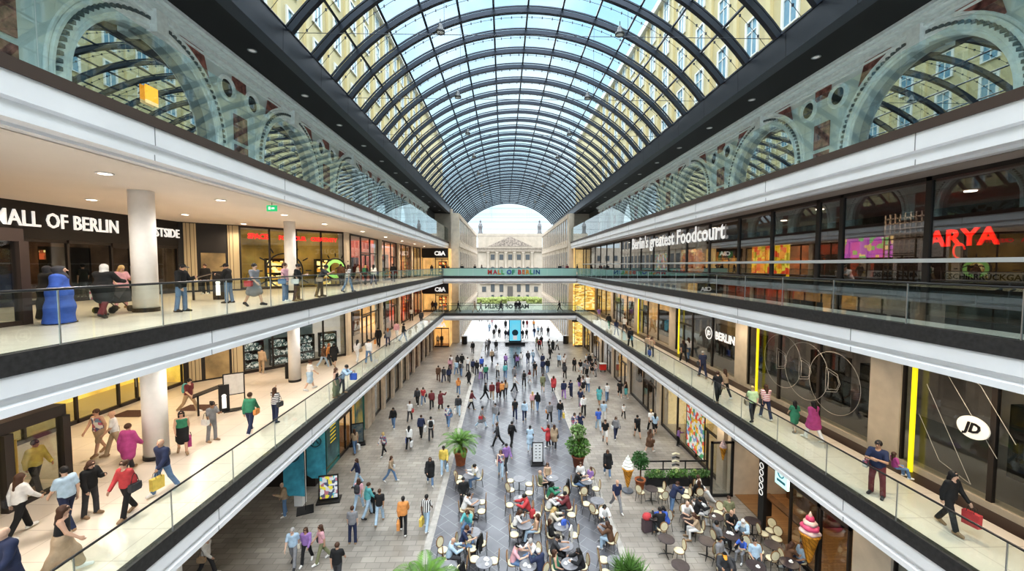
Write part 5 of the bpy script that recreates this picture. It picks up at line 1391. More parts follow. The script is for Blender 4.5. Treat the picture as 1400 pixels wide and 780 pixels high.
# upper gallery, entrance side
block(0, 220, 2.786, Z2, '''
233 618 st br RB - hk
188 600 st b RK - hk
397 596 push b cK pm hw
322 520 st l tK pK sK
465 560 ph r dp ip ly
693 573 ph r jK pb cK
872 540 ph l jK pb cK
785 507 st f jK pK sN
''')
block(320, 220, 2.786, Z2, '''
78 552 w1 r dg - sK Hr
196 535 hip r tp pb sN Hb
241 532 ph r tK pn sK Hw
330 518 rail r tk pk sK HT
435 500 w2 br tS pb lN
408 478 w1 b jN pk sN
470 470 w3 r lw pT sN
500 471 w1 b jk iK ly BG
532 473 w2 b lw pn lK
546 452 st b jg pk sN
606 460 w1 b jK pk sK HyL
''')
block(580, 260, 3.25, Z2, '''
168 374 st f jK pK sK
226 374 st fl jK pk sK
255 376 w1 r jk pk lN
84 372 w1 b jK pK sK
36 372 w2 b jk pk lN
106 372 st b jN pk sN
604 376 st f jK pK sN
618 378 st f lg pk lN
636 380 w1 f jm pk sK
680 376 w2 l jK pG sK
''')
block(580, 260, 3.25, Z1, '''
150 534 w3 r jK pK sK
226 534 w3 l jT pT sN
340 532 w3 r jk pk sK
408 530 st b jK pK sK
424 531 w1 b jK pk lK
604 537 w3 l jK pK sK
250 533 w1 r lw pg lN
''')
# lower gallery, sportswear side
block(780, 400, 3.547, Z1, '''
138 137 w1 b tv pT sN
186 177 w2 b jK pG sK
222 208 w1 b jn pn lK
260 165 st b tw pk lN
262 194 w2 br tw pk sN
290 264 w1 b jK pK sK
374 306 st f tT pk sN
392 314 ph f uT pk lN SB
547 338 w1 b tk pK lN HT
572 322 w2 b lw pb lN HgL
640 412 w1 b tn pn sg HkL
712 532 w2 b tK iK uN HT
748 512 w1 b tT iK lN
880 622 w2 b ta iK uy HTL
945 612 w1 b tZ pn lN HkL
1085 672 w2 b dG - lK x.82
''')
block(1050, 480, 2.6, Z1, '''
160 317 w1 b cq pw lK
385 512 cx fl tn pm sK HP
640 632 w2 f lK pK lK SrL
''')
# child carried on the arm of the person by the sandstone pier
_c = onz(1050 + 405 / 2.6, 480 + 505 / 2.6, Z1)
add_person(0, 0, 's2', 'r', 'tq', 'pb', 'lN', Z1, (), .62, pos=(_c.x + .08, _c.y - .30, Z1 + .72))
add_person(0, 0, 'rail', 'l', 'tw', 'pk', 'cT', Z2, (), 1., pos=(15.0, 16.9, Z2 + .02), jit=False)

# ------------------------------------------------------------------ cafe furniture
CREAMP = mat('chair_cream_pad', (.72, .66, .47), .7, vary=.12, vscale=6); RATT = mat('chair_rattan', (.22, .11, .04), .55, vary=.3, vscale=20); CHBLK = mat('chair_black', (.02, .02, .022), .4); FERR = mat('ferrule_white', (.75, .72, .65), .5)
def make_chair():
    r = empty('bistro_chair'); n = 20
    sm = MB().lathe([(.02, .455), (.19, .455), (.215, .47), (.21, .495), (.17, .505), (.02, .507)], n=20); sm.v = [(x, y * 1.02, z) for x, y, z in sm.v]; sm.build('seat', CREAMP, r, True)
    MB().tube([(.205 * math.cos(2 * math.pi * i / n), .205 * math.sin(2 * math.pi * i / n), .445) for i in range(n + 1)], .016, 6).build('seat_frame', RATT, r)
    ov = lambda a, rx, rz, y: (rx * math.cos(a), y + .20 + .08 * (rz * math.sin(a)), .735 + rz * math.sin(a))
    MB().tube([ov(2 * math.pi * i / n, .185, .225, .02) for i in range(n + 1)], .021, 6).build('back_frame', RATT, r)
    pts = [ov(2 * math.pi * i / n, .168, .205, .005) for i in range(n)] + [ov(2 * math.pi * i / n, .168, .205, .035) for i in range(n)]
    MB().add(pts, [tuple(range(n)), tuple(range(n, 2 * n))] + [(i, (i + 1) % n, n + (i + 1) % n, n + i) for i in range(n)]).build('back_pad', CREAMP, r)
    for s in (-1, 1):
        l = MB().tube([(s * .15, -.14, .45), (s * .19, -.20, .0)], [.014, .011], 6).build('leg', CHBLK, r); 
        l = MB().tube([(s * .11, .21, .60), (s * .14, .17, .44), (s * .18, .24, .0)], [.014, .014, .011], 6).build('leg', CHBLK, r)
    return r
def make_table(top):
    r = empty('bistro_table'); MB().lathe([(.02, .70), (.33, .705), (.35, .715), (.35, .735), (.34, .74), (.02, .74)], n=28).build('table_top', top, r); MB().lathe([(.030, .04), (.030, .70)], n=10).build('pedestal', CHBLK, r)
    m = MB()
    for k in range(4):
        a = math.pi / 4 + k * math.pi / 2; m.tube([(0, 0, .06), (.2 * math.cos(a), .2 * math.sin(a), .05), (.33 * math.cos(a), .33 * math.sin(a), .012)], [.026, .02, .014], 6)
    m.build('foot', CHBLK, r); return r
CH = [make_chair(), 0]; TOPG = mat('table_slate', (.20, .20, .22), .35, vary=.3, vscale=4); TOPD = mat('table_dark', (.055, .042, .045), .35, vary=.3, vscale=6)
TBL = {'g': [make_table(TOPG), 0], 'd': [make_table(TOPD), 0]}
TABLES = []
def nth(o): 
    pass
def chair_at(x, y, face, base):
    o = CH[0] if not CH[1] else tree_copy(CH[0], (0, 0, 0)); CH[1] = 1
    o.location = (x, y, .024); o.rotation_euler = (0, 0, R(FACE[face] if isinstance(face, str) else face)); UNIQ.append(dict(o=o, base=base, p=Vector((x, y, 0)), cat='chair')); return o
def seat(ox, oy, s, z, rows):
    for r in rows.strip().split('\n'):
        t = r.split(); x, y = float(t[0]), float(t[1]); sc = 1.; bags = []; skin = None
        for q in t[7:]:
            if q[0] == 'x': sc = float(q[1:])
            elif q[0] == '@': skin = int(q[1:])
            else: bags.append(q)
        b = add_person(ox + x / s, oy + y / s, t[2], t[3], t[4], t[5], t[6], 0, bags, sc, False, skin)
        rz = b.rotation_euler.z; d = Vector((-math.sin(rz), math.cos(rz), 0)) * .03
        chair_at(b.location.x + d.x, b.location.y + d.y, math.degrees(rz), 'bistro chair under the %s %s' % (PEOPLE[-1]['short'], PEOPLE[-1]['zone'])); UNIQ[-1]['mate'] = b
        b.location.z = .03
CUP = None
def crockery(cx, cy, n, lab, rnd):
    global CUP
    if CUP is None:
        CUP = empty('coffee_cup'); cw = mat('china_white', (.80, .80, .78), .25)
        MB().lathe([(.02, 0), (.055, .004), (.085, .014), (.083, .018), (.02, .008)], n=16).build('saucer', cw, CUP, True); MB().lathe([(.02, .012), (.038, .03), (.044, .075), (.040, .075), (.03, .03)], n=14).build('cup', cw, CUP, True); first = True
        first = CUP
    else: first = None
    for i in range(n):
        a = rnd.uniform(0, 6.3); q = rnd.uniform(.08, .22) if n > 1 else .1
        o = first if (first is not None and i == 0) else tree_copy(CUP, (0, 0, 0)); o.location = (cx + q * math.cos(a + i * 2.2), cy + q * math.sin(a + i * 2.2), .764)
        UNIQ.append(dict(o=o, base='white coffee cup on saucer on the %s' % lab, p=o.location.copy(), cat='cup', grp='coffee cups on the cafe tables'))
def table_at(px, py, k, cups, base):
    p = onz(px, py, .76); T = TBL[k]; o = T[0] if not T[1] else tree_copy(T[0], (0, 0, 0)); T[1] = 1
    o.location = (p.x, p.y, .024); o.rotation_euler = (0, 0, (px * 7 % 11) / 11); UNIQ.append(dict(o=o, base=base, p=p, cat='table')); TABLES.append((p, base)); 
    if cups: crockery(p.x, p.y, cups, base.replace('round grey', '').replace('round dark', '').strip(), random.Random(int(px + py)))
def tables(ox, oy, s, rows):
    for r in rows.strip().split('\n'):
        t = r.split(None, 4); table_at(ox + float(t[0]) / s, oy + float(t[1]) / s, t[2], int(t[3]), 'round %s cafe table %s' % ('grey' if t[2] == 'g' else 'dark', t[4]))
def chairs(ox, oy, s, rows):
    for r in rows.strip().split('\n'):
        t = r.split(); p = onz(ox + float(t[0]) / s, oy + float(t[1]) / s, .50); q = min(TABLES, key=lambda a: (a[0] - p).length)
        chair_at(p.x, p.y, t[2], 'empty cream padded chair at the %s' % q[1].replace('round ', '').replace('cafe ', ''))
tables(580, 620, 4.875, '''
300 145 g 0 under the open newspaper
330 320 g 0 of the white t-shirt diner by the palm
325 520 g 0 of the seated navy shirt diner
400 722 g 4 with several white cups and nobody seated
160 748 g 2 beside the front palm fronds
633 165 g 0 empty behind the red jacket pair
640 300 g 1 of the red jacket sitter
667 472 g 0 between two facing long haired women
692 740 g 3 of the white cap and grey haired diners
855 160 g 1 of the bald olive shirt sitter
890 315 g 3 crowded with cups beside the maroon top
912 480 g 1 next to the blue backpack
1080 182 g 2 below the leafy potted tree
1153 310 g 0 empty beside the kerb
1205 490 g 1 of the kerbside pair
970 730 g 4 with four cups near the front
1275 712 g 0 empty beside the front spiky palm
940 610 g 0 between the white coat and black top
''')
tables(820, 580, 3.9, '''
275 340 d 0 by the ball shaped topiary
405 335 d 0 below the planter row
290 488 d 1 of the bright blue shirt sitter
355 607 d 0 empty nearest the slate lane
430 748 d 0 empty at the front edge of the cafe
572 620 d 0 empty in the middle of the cafe
470 498 d 0 under the menu readers
620 490 d 1 of the central cafe group
700 590 d 3 full of cups before the headscarf
815 512 d 0 at the cafe doorway
925 640 d 0 by the cafe window bench
830 750 d 1 of the light blue t-shirt sitter
1010 735 d 1 of the turquoise shirt sitter
''')
chairs(580, 620, 4.875, '''
245 182 r
232 160 br
365 372 l
360 335 l
358 585 l
322 625 fr
335 700 r
125 640 fr
462 712 l
248 760 l
580 180 r
685 200 l
575 240 br
572 340 r
700 260 l
612 530 r
745 400 l
930 285 fl
982 405 l
995 540 l
1112 222 l
1060 262 b
1100 335 r
1140 375 br
1215 718 r
1235 775 r
''')
chairs(820, 580, 3.9, '''
245 362 br
322 350 l
340 388 b
442 372 l
455 358 bl
405 662 l
860 562 r
900 572 fl
930 598 fl
890 680 br
920 690 b
640 470 fl
''')
seat(580, 620, 4.875, 0, '''
348 162 s1 l lw pb sK
266 368 s3 r tw sT sK
262 262 s2 f jK pK sK
296 458 s3 f lt pb lN
252 598 s3 r tn sb sN
165 690 s1 r ls pk bK
700 378 s1 l jr pk sK
628 485 s3 r tw pk lN
742 505 s2 l uT ps lN
592 720 s1 r tp pb cw
735 675 s3 fl tw pb sg
765 775 s1 bl jn pk sw
778 198 s4 r te pK bK
822 145 s2 f uT pk lN
832 285 s1 r jG pk lK
838 358 s1 r lw pe lN
962 358 s1 l jm pk sK
842 458 s1 r jc pk ly
848 538 s2 r jK pc lN
912 650 s1 r tk pK sK
888 758 s2 r uG pk lN
1052 745 s1 l jK pK lK
1010 200 s1 r tK pb sg
1042 142 s2 f lw pk lN
1105 155 s2 fl tv pk lN x.85
1195 425 s1 f jw pk lK
1236 565 s1 bl jN ps lN
''')
seat(820, 580, 3.9, 0, '''
352 512 s1 l cB ps lK
318 540 s1 b lK pk sK
457 488 s1 f tw pk bK
505 548 s1 l tT iw lN
530 345 s4 fr lw pw sN
525 368 s2 b jK pk lN
522 472 s1 r jK pw sK
592 498 s1 bl lw pn lK
682 470 s2 f te pk sN
690 535 s1 f tK pK bK
660 612 s2 r tg pk sK
768 580 s1 fl js pk hw
758 655 s1 fl tB pg sK x.8
828 712 s2 f ts pk sK
965 715 s3 r dN - lN
1068 722 s2 l ts pn lN
645 705 s2 fr jg pk sK
655 770 s1 f jk pk co
''')
# bending waiter-like figure among the dark tables
add_person(820 + 385 / 3.9, 580 + 478 / 3.9, 'rail', 'r', 'jn', 'pb', 'sN', 0, ())
# things resting on chairs and floor
def bag_at(kind, col, px, py, z, label, rz=0):
    me, parts = bagmesh(kind); p = onz(px, py, z); o = obj({'B': 'backpack', 'S': 'shopping_bag', 'H': 'handbag'}[kind], me, None, p, rz); slotmat(o, CLOTH[col])
    for nm, pm in parts: slotmat(obj(nm, pm, o), CLOTH[col])
    tag(o, label, 'bag')
bag_at('B', 'B', 580 + 930 / 4.875, 620 + 465 / 4.875, .78, 'blue backpack hanging on a chair in the middle of the slate lane cafe', R(30))
bag_at('B', 'r', 580 + 722 / 4.875, 620 + 395 / 4.875, .55, 'red rucksack hanging behind the red jacket sitter', R(200))
def coat_over(px, py, z, m, label, w=.42, h=.62):
    p = onz(px, py, z); mb = MB(); n = 9
    for q, y0 in ((1, .03), (-1, -.03)):
        vs = []
        for i in range(n):
            x = -w / 2 + w * i / (n - 1)
            for j, zz in enumerate((0, -.2, -.45, -h)): vs.append((x * (1 + .08 * j), y0 * (1 + j * .9) + .02 * math.sin(i * 2.1 + j), zz - .02 * math.cos(i * 1.7)))
        mb.add(vs, [(i * 4 + j, i * 4 + 4 + j, i * 4 + 5 + j, i * 4 + 1 + j) for i in range(n - 1) for j in range(3)])
    mb.add([(-w / 2, .03, 0), (w / 2, .03, 0), (w / 2, -.03, 0), (-w / 2, -.03, 0)], [(0, 1, 2, 3)])
    tag(mb.build('draped_coat', m, None, True, p, R(70)), label, 'coat')
coat_over(580 + 370 / 4.875, 620 + 545 / 4.875, .98, CLOTH['K'], 'black coat draped over the chair opposite the navy shirt diner')
coat_over(580 + 975 / 4.875, 620 + 490 / 4.875, .98, CLOTH['w'], 'white coat draped over a chair beside the blue backpack')
coat_over(580 + 955 / 4.875, 620 + 180 / 4.875, .98, CLOTH['K'], 'black coat draped behind the grey haired man in black', .5, .8)
coat_over(580 + 245 / 4.875, 620 + 735 / 4.875, .98, CLOTH['K'], 'black coat over the chair beside the front palm')
_p = onz(580 + 318 / 4.875, 620 + 132 / 4.875, .95)
nb = MB().add([(0, -.02, .0), (-.30, -.14, .02), (-.30, -.10, .40), (0, .02, .38), (.30, -.14, .02), (.30, -.10, .40)], [(0, 1, 2, 3), (0, 3, 5, 4)]).build('newspaper', goodsmat('newsprint', [(.8, .8, .78), (.8, .8, .78), (.55, .55, .52), (.8, .6, .1)], 9, .0), None, False, _p, R(110)); tag(nb, 'open newspaper held by the reader beside the terracotta palm pot', 'newspaper')
# ------------------------------------------------------------------ plants, flags, signs, ice-cream figures, planters
TERRA = mat('terracotta', (.50, .17, .07), .75, vary=.25, vscale=5); SOIL = mat('soil', (.06, .04, .03), .95, vary=.4, vscale=14); PALM = mat('palm_green', (.10, .22, .03), .55, vary=.5, vscale=2.5); LEAFG = mat('leaf_green', (.11, .23, .05), .55, vary=.5, vscale=4); LEAFL = mat('leaf_light', (.30, .40, .14), .6, vary=.4, vscale=4); BARK = mat('palm_bark', (.16, .09, .05), .95, vary=.5, vscale=12, bump=.5)
def pot(r, R1, h, m=TERRA):
    MB().lathe([(R1 * .62, 0), (R1 * .66, .02), (R1 * .93, h * .86), (R1 * 1.02, h * .86), (R1 * 1.03, h), (R1 * .92, h), (R1 * .88, h * .88)], n=28).build('pot', m, r, True); MB().lathe([(R1 * .89, h * .87), (R1 * .5, h * .89), (.01, h * .9)], n=20).build('soil', SOIL, r)
def palm(x, y, label, th, nf, L, R1=.43, h=.95, seed=1, up=1.0):
    r = empty('potted_palm', (x, y, .024)); tag(r, label, 'palm'); pot(r, R1, h); rnd = random.Random(seed)
    MB().tube([(0, 0, h * .85), (.01, .01, h + th * .5), (0, 0, h + th)], [.13, .15, .10], 10).build('trunk', BARK, r, True)
    for k in range(nf):
        a = 2.399 * k + rnd.uniform(-.2, .2); e = (1.25 - 1.15 * (k / nf)) * up + rnd.uniform(-.08, .08); l = L * rnd.uniform(.85, 1.1) * (1.0 if k > 4 else .8); m = MB(); sp = []
        p = Vector((.06 * math.cos(a), .06 * math.sin(a), h + th)); N = 14
        for i in range(N + 1):
            sp.append(p.copy()); ee = e - 1.7 * (i / N) ** 1.6 * (1.1 if up <= 1 else .5); d = Vector((math.cos(a) * math.cos(ee), math.sin(a) * math.cos(ee), math.sin(ee))); p = p + d * (l / N)
        m.tube(sp, [.016 * (1 - .85 * i / N) for i in range(N + 1)], 4); side = Vector((-math.sin(a), math.cos(a), 0))
        for i in range(2, N * 3):
            t = i / (N * 3); q = sp[int(t * N)].lerp(sp[min(N, int(t * N) + 1)], t * N - int(t * N)); dd = (sp[min(N, int(t * N) + 1)] - sp[int(t * N)]).normalized(); ll = l * .30 * math.sin(math.pi * min(1, .12 + t * .92)) ** .7
            for s in (-1, 1):
                tip = q + (side * s * .8 + dd * .75 + Vector((0, 0, -.22))).normalized() * ll; w = dd * .016; mid = q.lerp(tip, .45) + Vector((0, 0, .015)); m.add([q - w * .5, mid - w, tip, mid + w], [(0, 1, 2, 3)])
        m.build('frond', PALM, r)
    return r
palm(-2.75, 25.0, 'feathery green palm in a terracotta pot at the kerb of the slate lane', .45, 24, 1.45, seed=3)
palm(-2.75, 13.6, 'feathery palm whose fronds rise into the bottom edge on the flag side', .5, 24, 1.5, seed=8)
def leafball(m, c, rad, n, rnd, sz=.07, sq=1.):
    for i in range(n):
        v = Vector((rnd.gauss(0, 1), rnd.gauss(0, 1), rnd.gauss(0, 1))).normalized(); q = Vector(c) + Vector((v.x, v.y, v.z * sq)) * rad * (rnd.random() ** .35); d = (v + Vector((rnd.uniform(-1, 1), rnd.uniform(-1, 1), rnd.uniform(-1, 1))) * .8).normalized() * sz; e = d.cross(Vector((rnd.uniform(-1, 1), rnd.uniform(-1, 1), 1))).normalized() * sz * .5
        m.add([q - d, q + e, q + d, q - e], [(0, 1, 2, 3)])
def bush(x, y, label, seed):
    r = empty('potted_tree', (x, y, .024)); tag(r, label, 'tree'); pot(r, .42, .75, mat('terracotta_dark', (.30, .10, .06), .8, vary=.3, vscale=5)); rnd = random.Random(seed)
    MB().tube([(0, 0, .6), (.03, 0, 1.2), (0, 0, 2.3)], [.06, .05, .03], 7).build('trunk', BARK, r); m = MB(); leafball(m, (0, 0, 1.32), .80, 620, rnd, .12, .75); m.build('lower_leaves', LEAFG, r)
    m = MB(); leafball(m, (0, 0, 2.3), .50, 260, rnd, .12, .8); m.build('upper_leaves', mat('leaf_mid', (.24, .36, .14), .6, vary=.5, vscale=4), r)
bush(4.75, 24.6, 'two tiered leafy potted tree beside the kerb and cafe tables', 5)
def yucca(x, y, label, seed):
    r = empty('potted_yucca', (x, y, .024)); tag(r, label, 'plant'); pot(r, .42, .8); rnd = random.Random(seed); MB().tube([(0, 0, .7), (0, 0, 1.35)], [.11, .09], 8).build('trunk', BARK, r); m = MB()
    for c in ((0, 0, 1.3), (.3, -.1, 1.05), (-.25, .1, 1.1)):
        for k in range(95):
            a = rnd.uniform(0, 6.28); e = rnd.uniform(.0, 1.5); l = rnd.uniform(.5, .85); d = Vector((math.cos(a) * math.cos(e), math.sin(a) * math.cos(e), math.sin(e))); w = d.cross(Vector((0, 0, 1))).normalized() * .022; p = Vector(c); m.add([p - w, p + d * l * .5 - w + Vector((0, 0, .03)), p + d * l, p + d * l * .5 + w + Vector((0, 0, .03)), p + w], [(0, 1, 2, 3, 4)])
    m.build('leaves', mat('yucca_green', (.16, .30, .08), .5, vary=.5, vscale=3), r)
yucca(4.75, 14.3, 'spiky green yucca rising into the bottom edge beside the cafe', 6)
# topiary
t = empty('topiary', (*onz(875, 667, 0)[:2], .0)); tag(t, 'ball shaped topiary tree in a terracotta pot beside the ice cream figure', 'tree'); pot(t, .30, .55); MB().tube([(0, 0, .5), (0, 0, 1.3)], .025, 6).build('trunk', BARK, t); m = MB(); leafball(m, (0, 0, 1.65), .50, 620, random.Random(2), .08); m.build('leaves', mat('topiary_green', (.04, .13, .03), .6, vary=.5, vscale=5), t)
# ice-cream figures
CONE = brickmat('waffle_orange', (.80, .38, .04), (.85, .42, .06), (.50, .20, .02), .11, .11, .012, .5, off=0., rot=(0, R(45), 0), noise=.1)
def icecream(x, y, z, h, r1, body, swirl, label, base=True, half=False, name='ice_cream_figure'):
    r = empty(name, (x, y, z)); tag(r, label, 'figure'); cz = .12 * h if base else 0
    if base: MB().lathe([(.30, 0), (.32, .03), (.30, .09), (.06, .12)], n=24).build('base', mat('base_grey', (.10, .11, .13), .5), r)
    MB().lathe([(.03, cz), (r1 * .3, cz + h * .08), (r1 * .95, cz + h * .56), (r1 * 1.08, cz + h * .57), (r1 * 1.08, cz + h * .61)], n=24).build('cone', CONE, r, True)
    for j, (rr, zz) in enumerate(((1.08, .64), (.95, .72), (.72, .80), (.45, .88))):
        m = MB(); n = 28; m.lathe([(.02, cz + h * (zz - .06))] + [(r1 * rr * (.72 + .28 * math.sin(math.pi * k / 6)), cz + h * (zz - .05 + .10 * k / 6)) for k in range(7)] + [(.02, cz + h * (zz + .05))], n=n); m.v = [(a * (1 + .07 * math.sin(5 * math.atan2(b, a) + j + c * 9)), b * (1 + .07 * math.sin(5 * math.atan2(b, a) + j + c * 9)), c) for a, b, c in m.v]; m.build('scoop', (body, swirl)[j % 2], r, True)
    MB().lathe([(r1 * .30, cz + h * .90), (r1 * .16, cz + h * .97), (.005, cz + h * 1.03)], n=14).build('tip', body, r, True)
ICW = mat('ice_white', (.85, .83, .78), .4); ICT = mat('ice_turquoise', (.25, .68, .58), .4); ICP = mat('ice_pink', (.72, .10, .25), .35); ICL = mat('ice_pale_pink', (.82, .62, .62), .4)
icecream(*onz(858, 671, 0)[:2], 0, 1.85, .30, ICW, mat('ice_white_b', (.82, .84, .78), .4), 'tall white ice cream cone figure on a round base outside the cafe')
icecream(12.3, 15.2, .80, 2.1, .34, ICL, ICP, 'large pink and white ice cream cone figure on the cafe window', False)
icecream(11.95, 20.92, 2.2, 1.15, .17, ICL, ICL, 'small pale ice cream cone sign on the glass partition', False)
# beach flags, chalkboards
def flagat(px, py):
    p = onz(px, py, 0); return p.x - .38, p.y - .18
def flag(x, y, label, rz):
    r = empty('beach_flag', (x, y, 0), rz); tag(r, label, 'flag'); MB().box(.0, -.4, 0, .8, .4, .035).build('base_plate', BLACKM, r); MB().tube([(.42, 0, .03), (.42, 0, 2.6), (.40, 0, 4.1)], .018, 6).build('pole', BLACKM, r)
    F_ = mat('flag_blue', (.06, .33, .45), .7, vary=.35, vscale=2.2); n = 14; vs = []
    for i in range(n + 1):
        z = .75 + 3.35 * i / n
        for j in range(5): x_ = .40 - .95 * j / 4 * (1 if i > 1 else .75 + .25 * i); vs.append((x_, .05 * math.sin(j * .9 + i * .35) * j / 4, z + (.22 * j / 4 if i < 2 else 0)))
    MB().add(vs, [(i * 5 + j, i * 5 + j + 1, i * 5 + j + 6, i * 5 + j + 5) for i in range(n) for j in range(4)]).build('cloth', F_, r, True)
    m = MB().tube([(-.08 + .26 * math.cos(2 * math.pi * i / 20), -.09, 3.0 + .26 * math.sin(2 * math.pi * i / 20)) for i in range(21)], .03, 5); m.tube([(-.2, -.09, 2.9), (-.08, -.09, 3.15), (.05, -.09, 2.9)], .03, 5); m.build('emblem', mat('flag_emblem', (.02, .06, .08), .6), r)
flag(*flagat(418, 697), 'blue beach flag with round emblem beside the square white column, nearer the camera', R(25)); flag(*flagat(447, 672), 'blue beach flag with round emblem behind the poster stand, further from the camera', R(25))
def aboard(x, y, rz, face, label, w=.8, h=1.35):
    r = empty('pavement_sign', (x, y, 0), rz); tag(r, label, 'sign'); MB().box(-w / 2 - .1, -.35, 0, w / 2 + .1, .35, .08).build('foot', BLACKM, r)
    f = MB(); f.box(-w / 2, -.05, .1, -w / 2 + .06, .02, h).box(w / 2 - .06, -.05, .1, w / 2, .02, h).box(-w / 2, -.05, h - .06, w / 2, .02, h).box(-w / 2, -.05, .1, w / 2, .02, .18); f.build('frame', BLACKM, r); MB().box(-w / 2 + .06, -.06, .18, w / 2 - .06, -.02, h - .06).build('board', face, r); return r
aboard(*onz(450, 684, 0)[:2], R(12), goodsmat('event_poster', [(.8, .8, .82), (.1, .12, .2), (.5, .2, .25), (.85, .75, .1), (.1, .5, .6), (.7, .7, .72)], 5.5, .15), 'poster stand with colourful event picture on the flag side paving', 1.0, 1.45)
aboard(*onz(489, 607, 0)[:2], R(20), mat('chalk_blue', (.03, .07, .11), .8, vary=.6, vscale=6, c2=(.20, .22, .2)), 'black framed chalkboard by the shop wall on the flag side', .85, 1.55)
r = aboard(2.2, 25.0, 0, mat('board_white', (.75, .77, .78), .5), 'white information board on a stand in the middle of the slate lane', .72, 1.45)
m = MB()
for i in range(2):
    for j in range(5): m.box(-.16 + .24 * i, -.07, .42 + .2 * j, -.06 + .24 * i, -.06, .47 + .2 * j)
m.build('print', BLACKM, r)
# blue advertising pillar
r = empty('advertising_pillar', (1.9, 63.9, .03)); tag(r, 'tall bright blue advertising pillar with a black foot beyond the bridges', 'pillar'); MB().box(-1.6, -.9, 0, 1.6, .9, .45).build('foot', BLACKM, r); MB().box(-1.0, -.3, .45, 1.0, .3, 5.2).build('housing', BLACKM, r)
MB().box(-.88, -.34, .6, .88, -.29, 5.1).build('screen', mat('screen_blue', (.08, .50, .72), .4, emit=.5, vary=.5, vscale=.5, c2=(.25, .72, .88)), r); n = 20
MB().prism([(.5 * math.cos(2 * math.pi * i / n), 1.9 + .5 * math.sin(2 * math.pi * i / n)) for i in range(n)], -.36, -.34).build('picture_head', mat('screen_dark', (.03, .12, .16), .5), r); MB().box(-.32, -.37, .75, .32, -.35, 1.45).build('picture_card', mat('screen_white', (.8, .85, .88), .5, emit=.3), r)
for x, nm in ((-6.3, 'by the corner shop pier'), (10.2, 'by the golden shop')):
    r = empty('litter_bin', (x, 64.2, .03)); tag(r, 'black litter bin %s' % nm, 'bin'); MB().lathe([(.42, 0), (.45, .05), (.45, 1.25)], n=18).build('body', BLACKM, r); MB().lathe([(.48, 1.25), (.48, 1.33), (.1, 1.36)], n=18).build('lid', STEELC, r)
# red suitcase
p = onz(820 + 250 / 3.9, 580 + 570 / 3.9, 0); r = empty('suitcase', p, R(15)); tag(r, 'dark suitcase with a red bag strapped on top at the cafe edge', 'suitcase'); MB().box(-.21, -.14, .05, .21, .14, .62).build('shell', mat('suitcase_grey', (.10, .07, .08), .6), r); MB().tube([(-.12, .1, .6), (-.12, .1, .98), (.12, .1, .98), (.12, .1, .6)], .012, 5).build('handle', STEELC, r)
m = MB().lathe([(.02, .63), (.2, .64), (.24, .74), (.2, .86), (.03, .9)], n=14); m.v = [(a, b * .75, c) for a, b, c in m.v]; m.build('red_bag', CLOTH['r'], r, True)
for q in (-.16, .16): MB().tube([(q - .02, 0, .045), (q + .02, 0, .045)], .045, 10).build('wheel', BLACKM, r)
# cafe railing, planters, partition
r = empty('cafe_railing', (8.3, 23.3, 0)); tag(r, 'black metal railing along the far side of the cafe terrace', 'railing')
m = MB().box(0, -.03, .92, 4.1, .03, 1.0).box(0, -.02, .42, 4.1, .02, .48)
m.build('rails', CHBLK, r)
for i in range(4): MB().box(1.36 * i - .03, -.03, 0, 1.36 * i + .03, .03, 1.0).build('post', CHBLK, r)
for i in range(3):
    r = empty('planter_box', (8.85 + 1.3 * i, 22.4, 0)); tag(r, 'black planter with leafy green plants, %s from the topiary' % ORD[i], 'planter'); MB().box(-.6, -.2, 0, .6, .2, .45).build('box', CHBLK, r); m = MB(); rnd = random.Random(i + 40)
    for k in range(5): leafball(m, (-.45 + .22 * k, 0, .62 + .1 * rnd.random()), .22, 70, rnd, .08)
    m.build('leaves', LEAFG if i % 2 else mat('planter_leaf', (.12, .24, .07), .6, vary=.5, vscale=5), r); m = MB(); leafball(m, (.1 - .2 * i, -.05, .85), .12, 40, rnd, .06); m.build('pale_flowers', LEAFL, r)
r = empty('stacked_chairs', (10.3, 22.9, .0)); tag(r, 'black and cream bistro chair backs stacked behind the planters', 'chairs')
for j in range(8): MB().tube([(-.3, -.05, .06 + .22 * j), (-.1, -.08, .14 + .22 * j), (.12, -.05, .06 + .22 * j)], .055, 6).build('chair_back', CREAMP if j % 2 else CHBLK, r)
r = empty('glass_partition', (11.45, 21.2, 0)); tag(r, 'black framed glass partition beside the cafe door', 'partition'); m = MB().box(0, -.06, 0, .1, .06, 3.1).box(1.15, -.06, 0, 1.25, .06, 3.1).box(0, -.06, 3.0, 1.25, .06, 3.1).box(0, -.06, 0, 1.25, .06, .12); m.build('frame', CHBLK, r); MB().box(.1, -.01, .12, 1.15, .01, 3.0).build('glass', SHOPG, r)
# cafe interior and front
struct(MB().box(12.9, 13.6, 0, 17, 21.4, .03).build('floor_cafe', WOODF), 'oak floor inside the cafe')
struct(MB().box(12.75, 13.5, 3.15, 13., 21.5, 4.45).build('wall_cafe_lintel', WALLB))
struct(MB().box(12.6, 21.3, 0, 17, 21.6, 4.45).build('wall_cafe_side', SANDP))
for y in (16.9, 15.25): bay((12.75, y - 1.6 if y > 16 else y - 1.4), (12.75, y), 0, 3.2, 'glass', mull=.14)
struct(MB().box(12.6, 12.2, 0, 13.3, 13.6, 4.45).build('trim_pier', SANDP))
bay((12.75, 9.6), (12.75, 12.2), 0, 4.4, 'glass')
counter(18.4, 21., 15.6, .8, WD, 'wooden cafe counter with lit cake display')
_o = [o for o in COL.objects if o.name.startswith('food_counter')][-1]; _o.location.z = .03
shelfunit(16.6, 19.7, .03, 2.6, 2.3, R(90), G_GOLD, 'lit shelves of pastries at the back of the cafe', 5)
shelfunit(16.5, 16.2, .03, 2.2, 2.6, R(90), G_CLOTH, 'dark cluttered shelves behind the pink ice cream figure', 5)
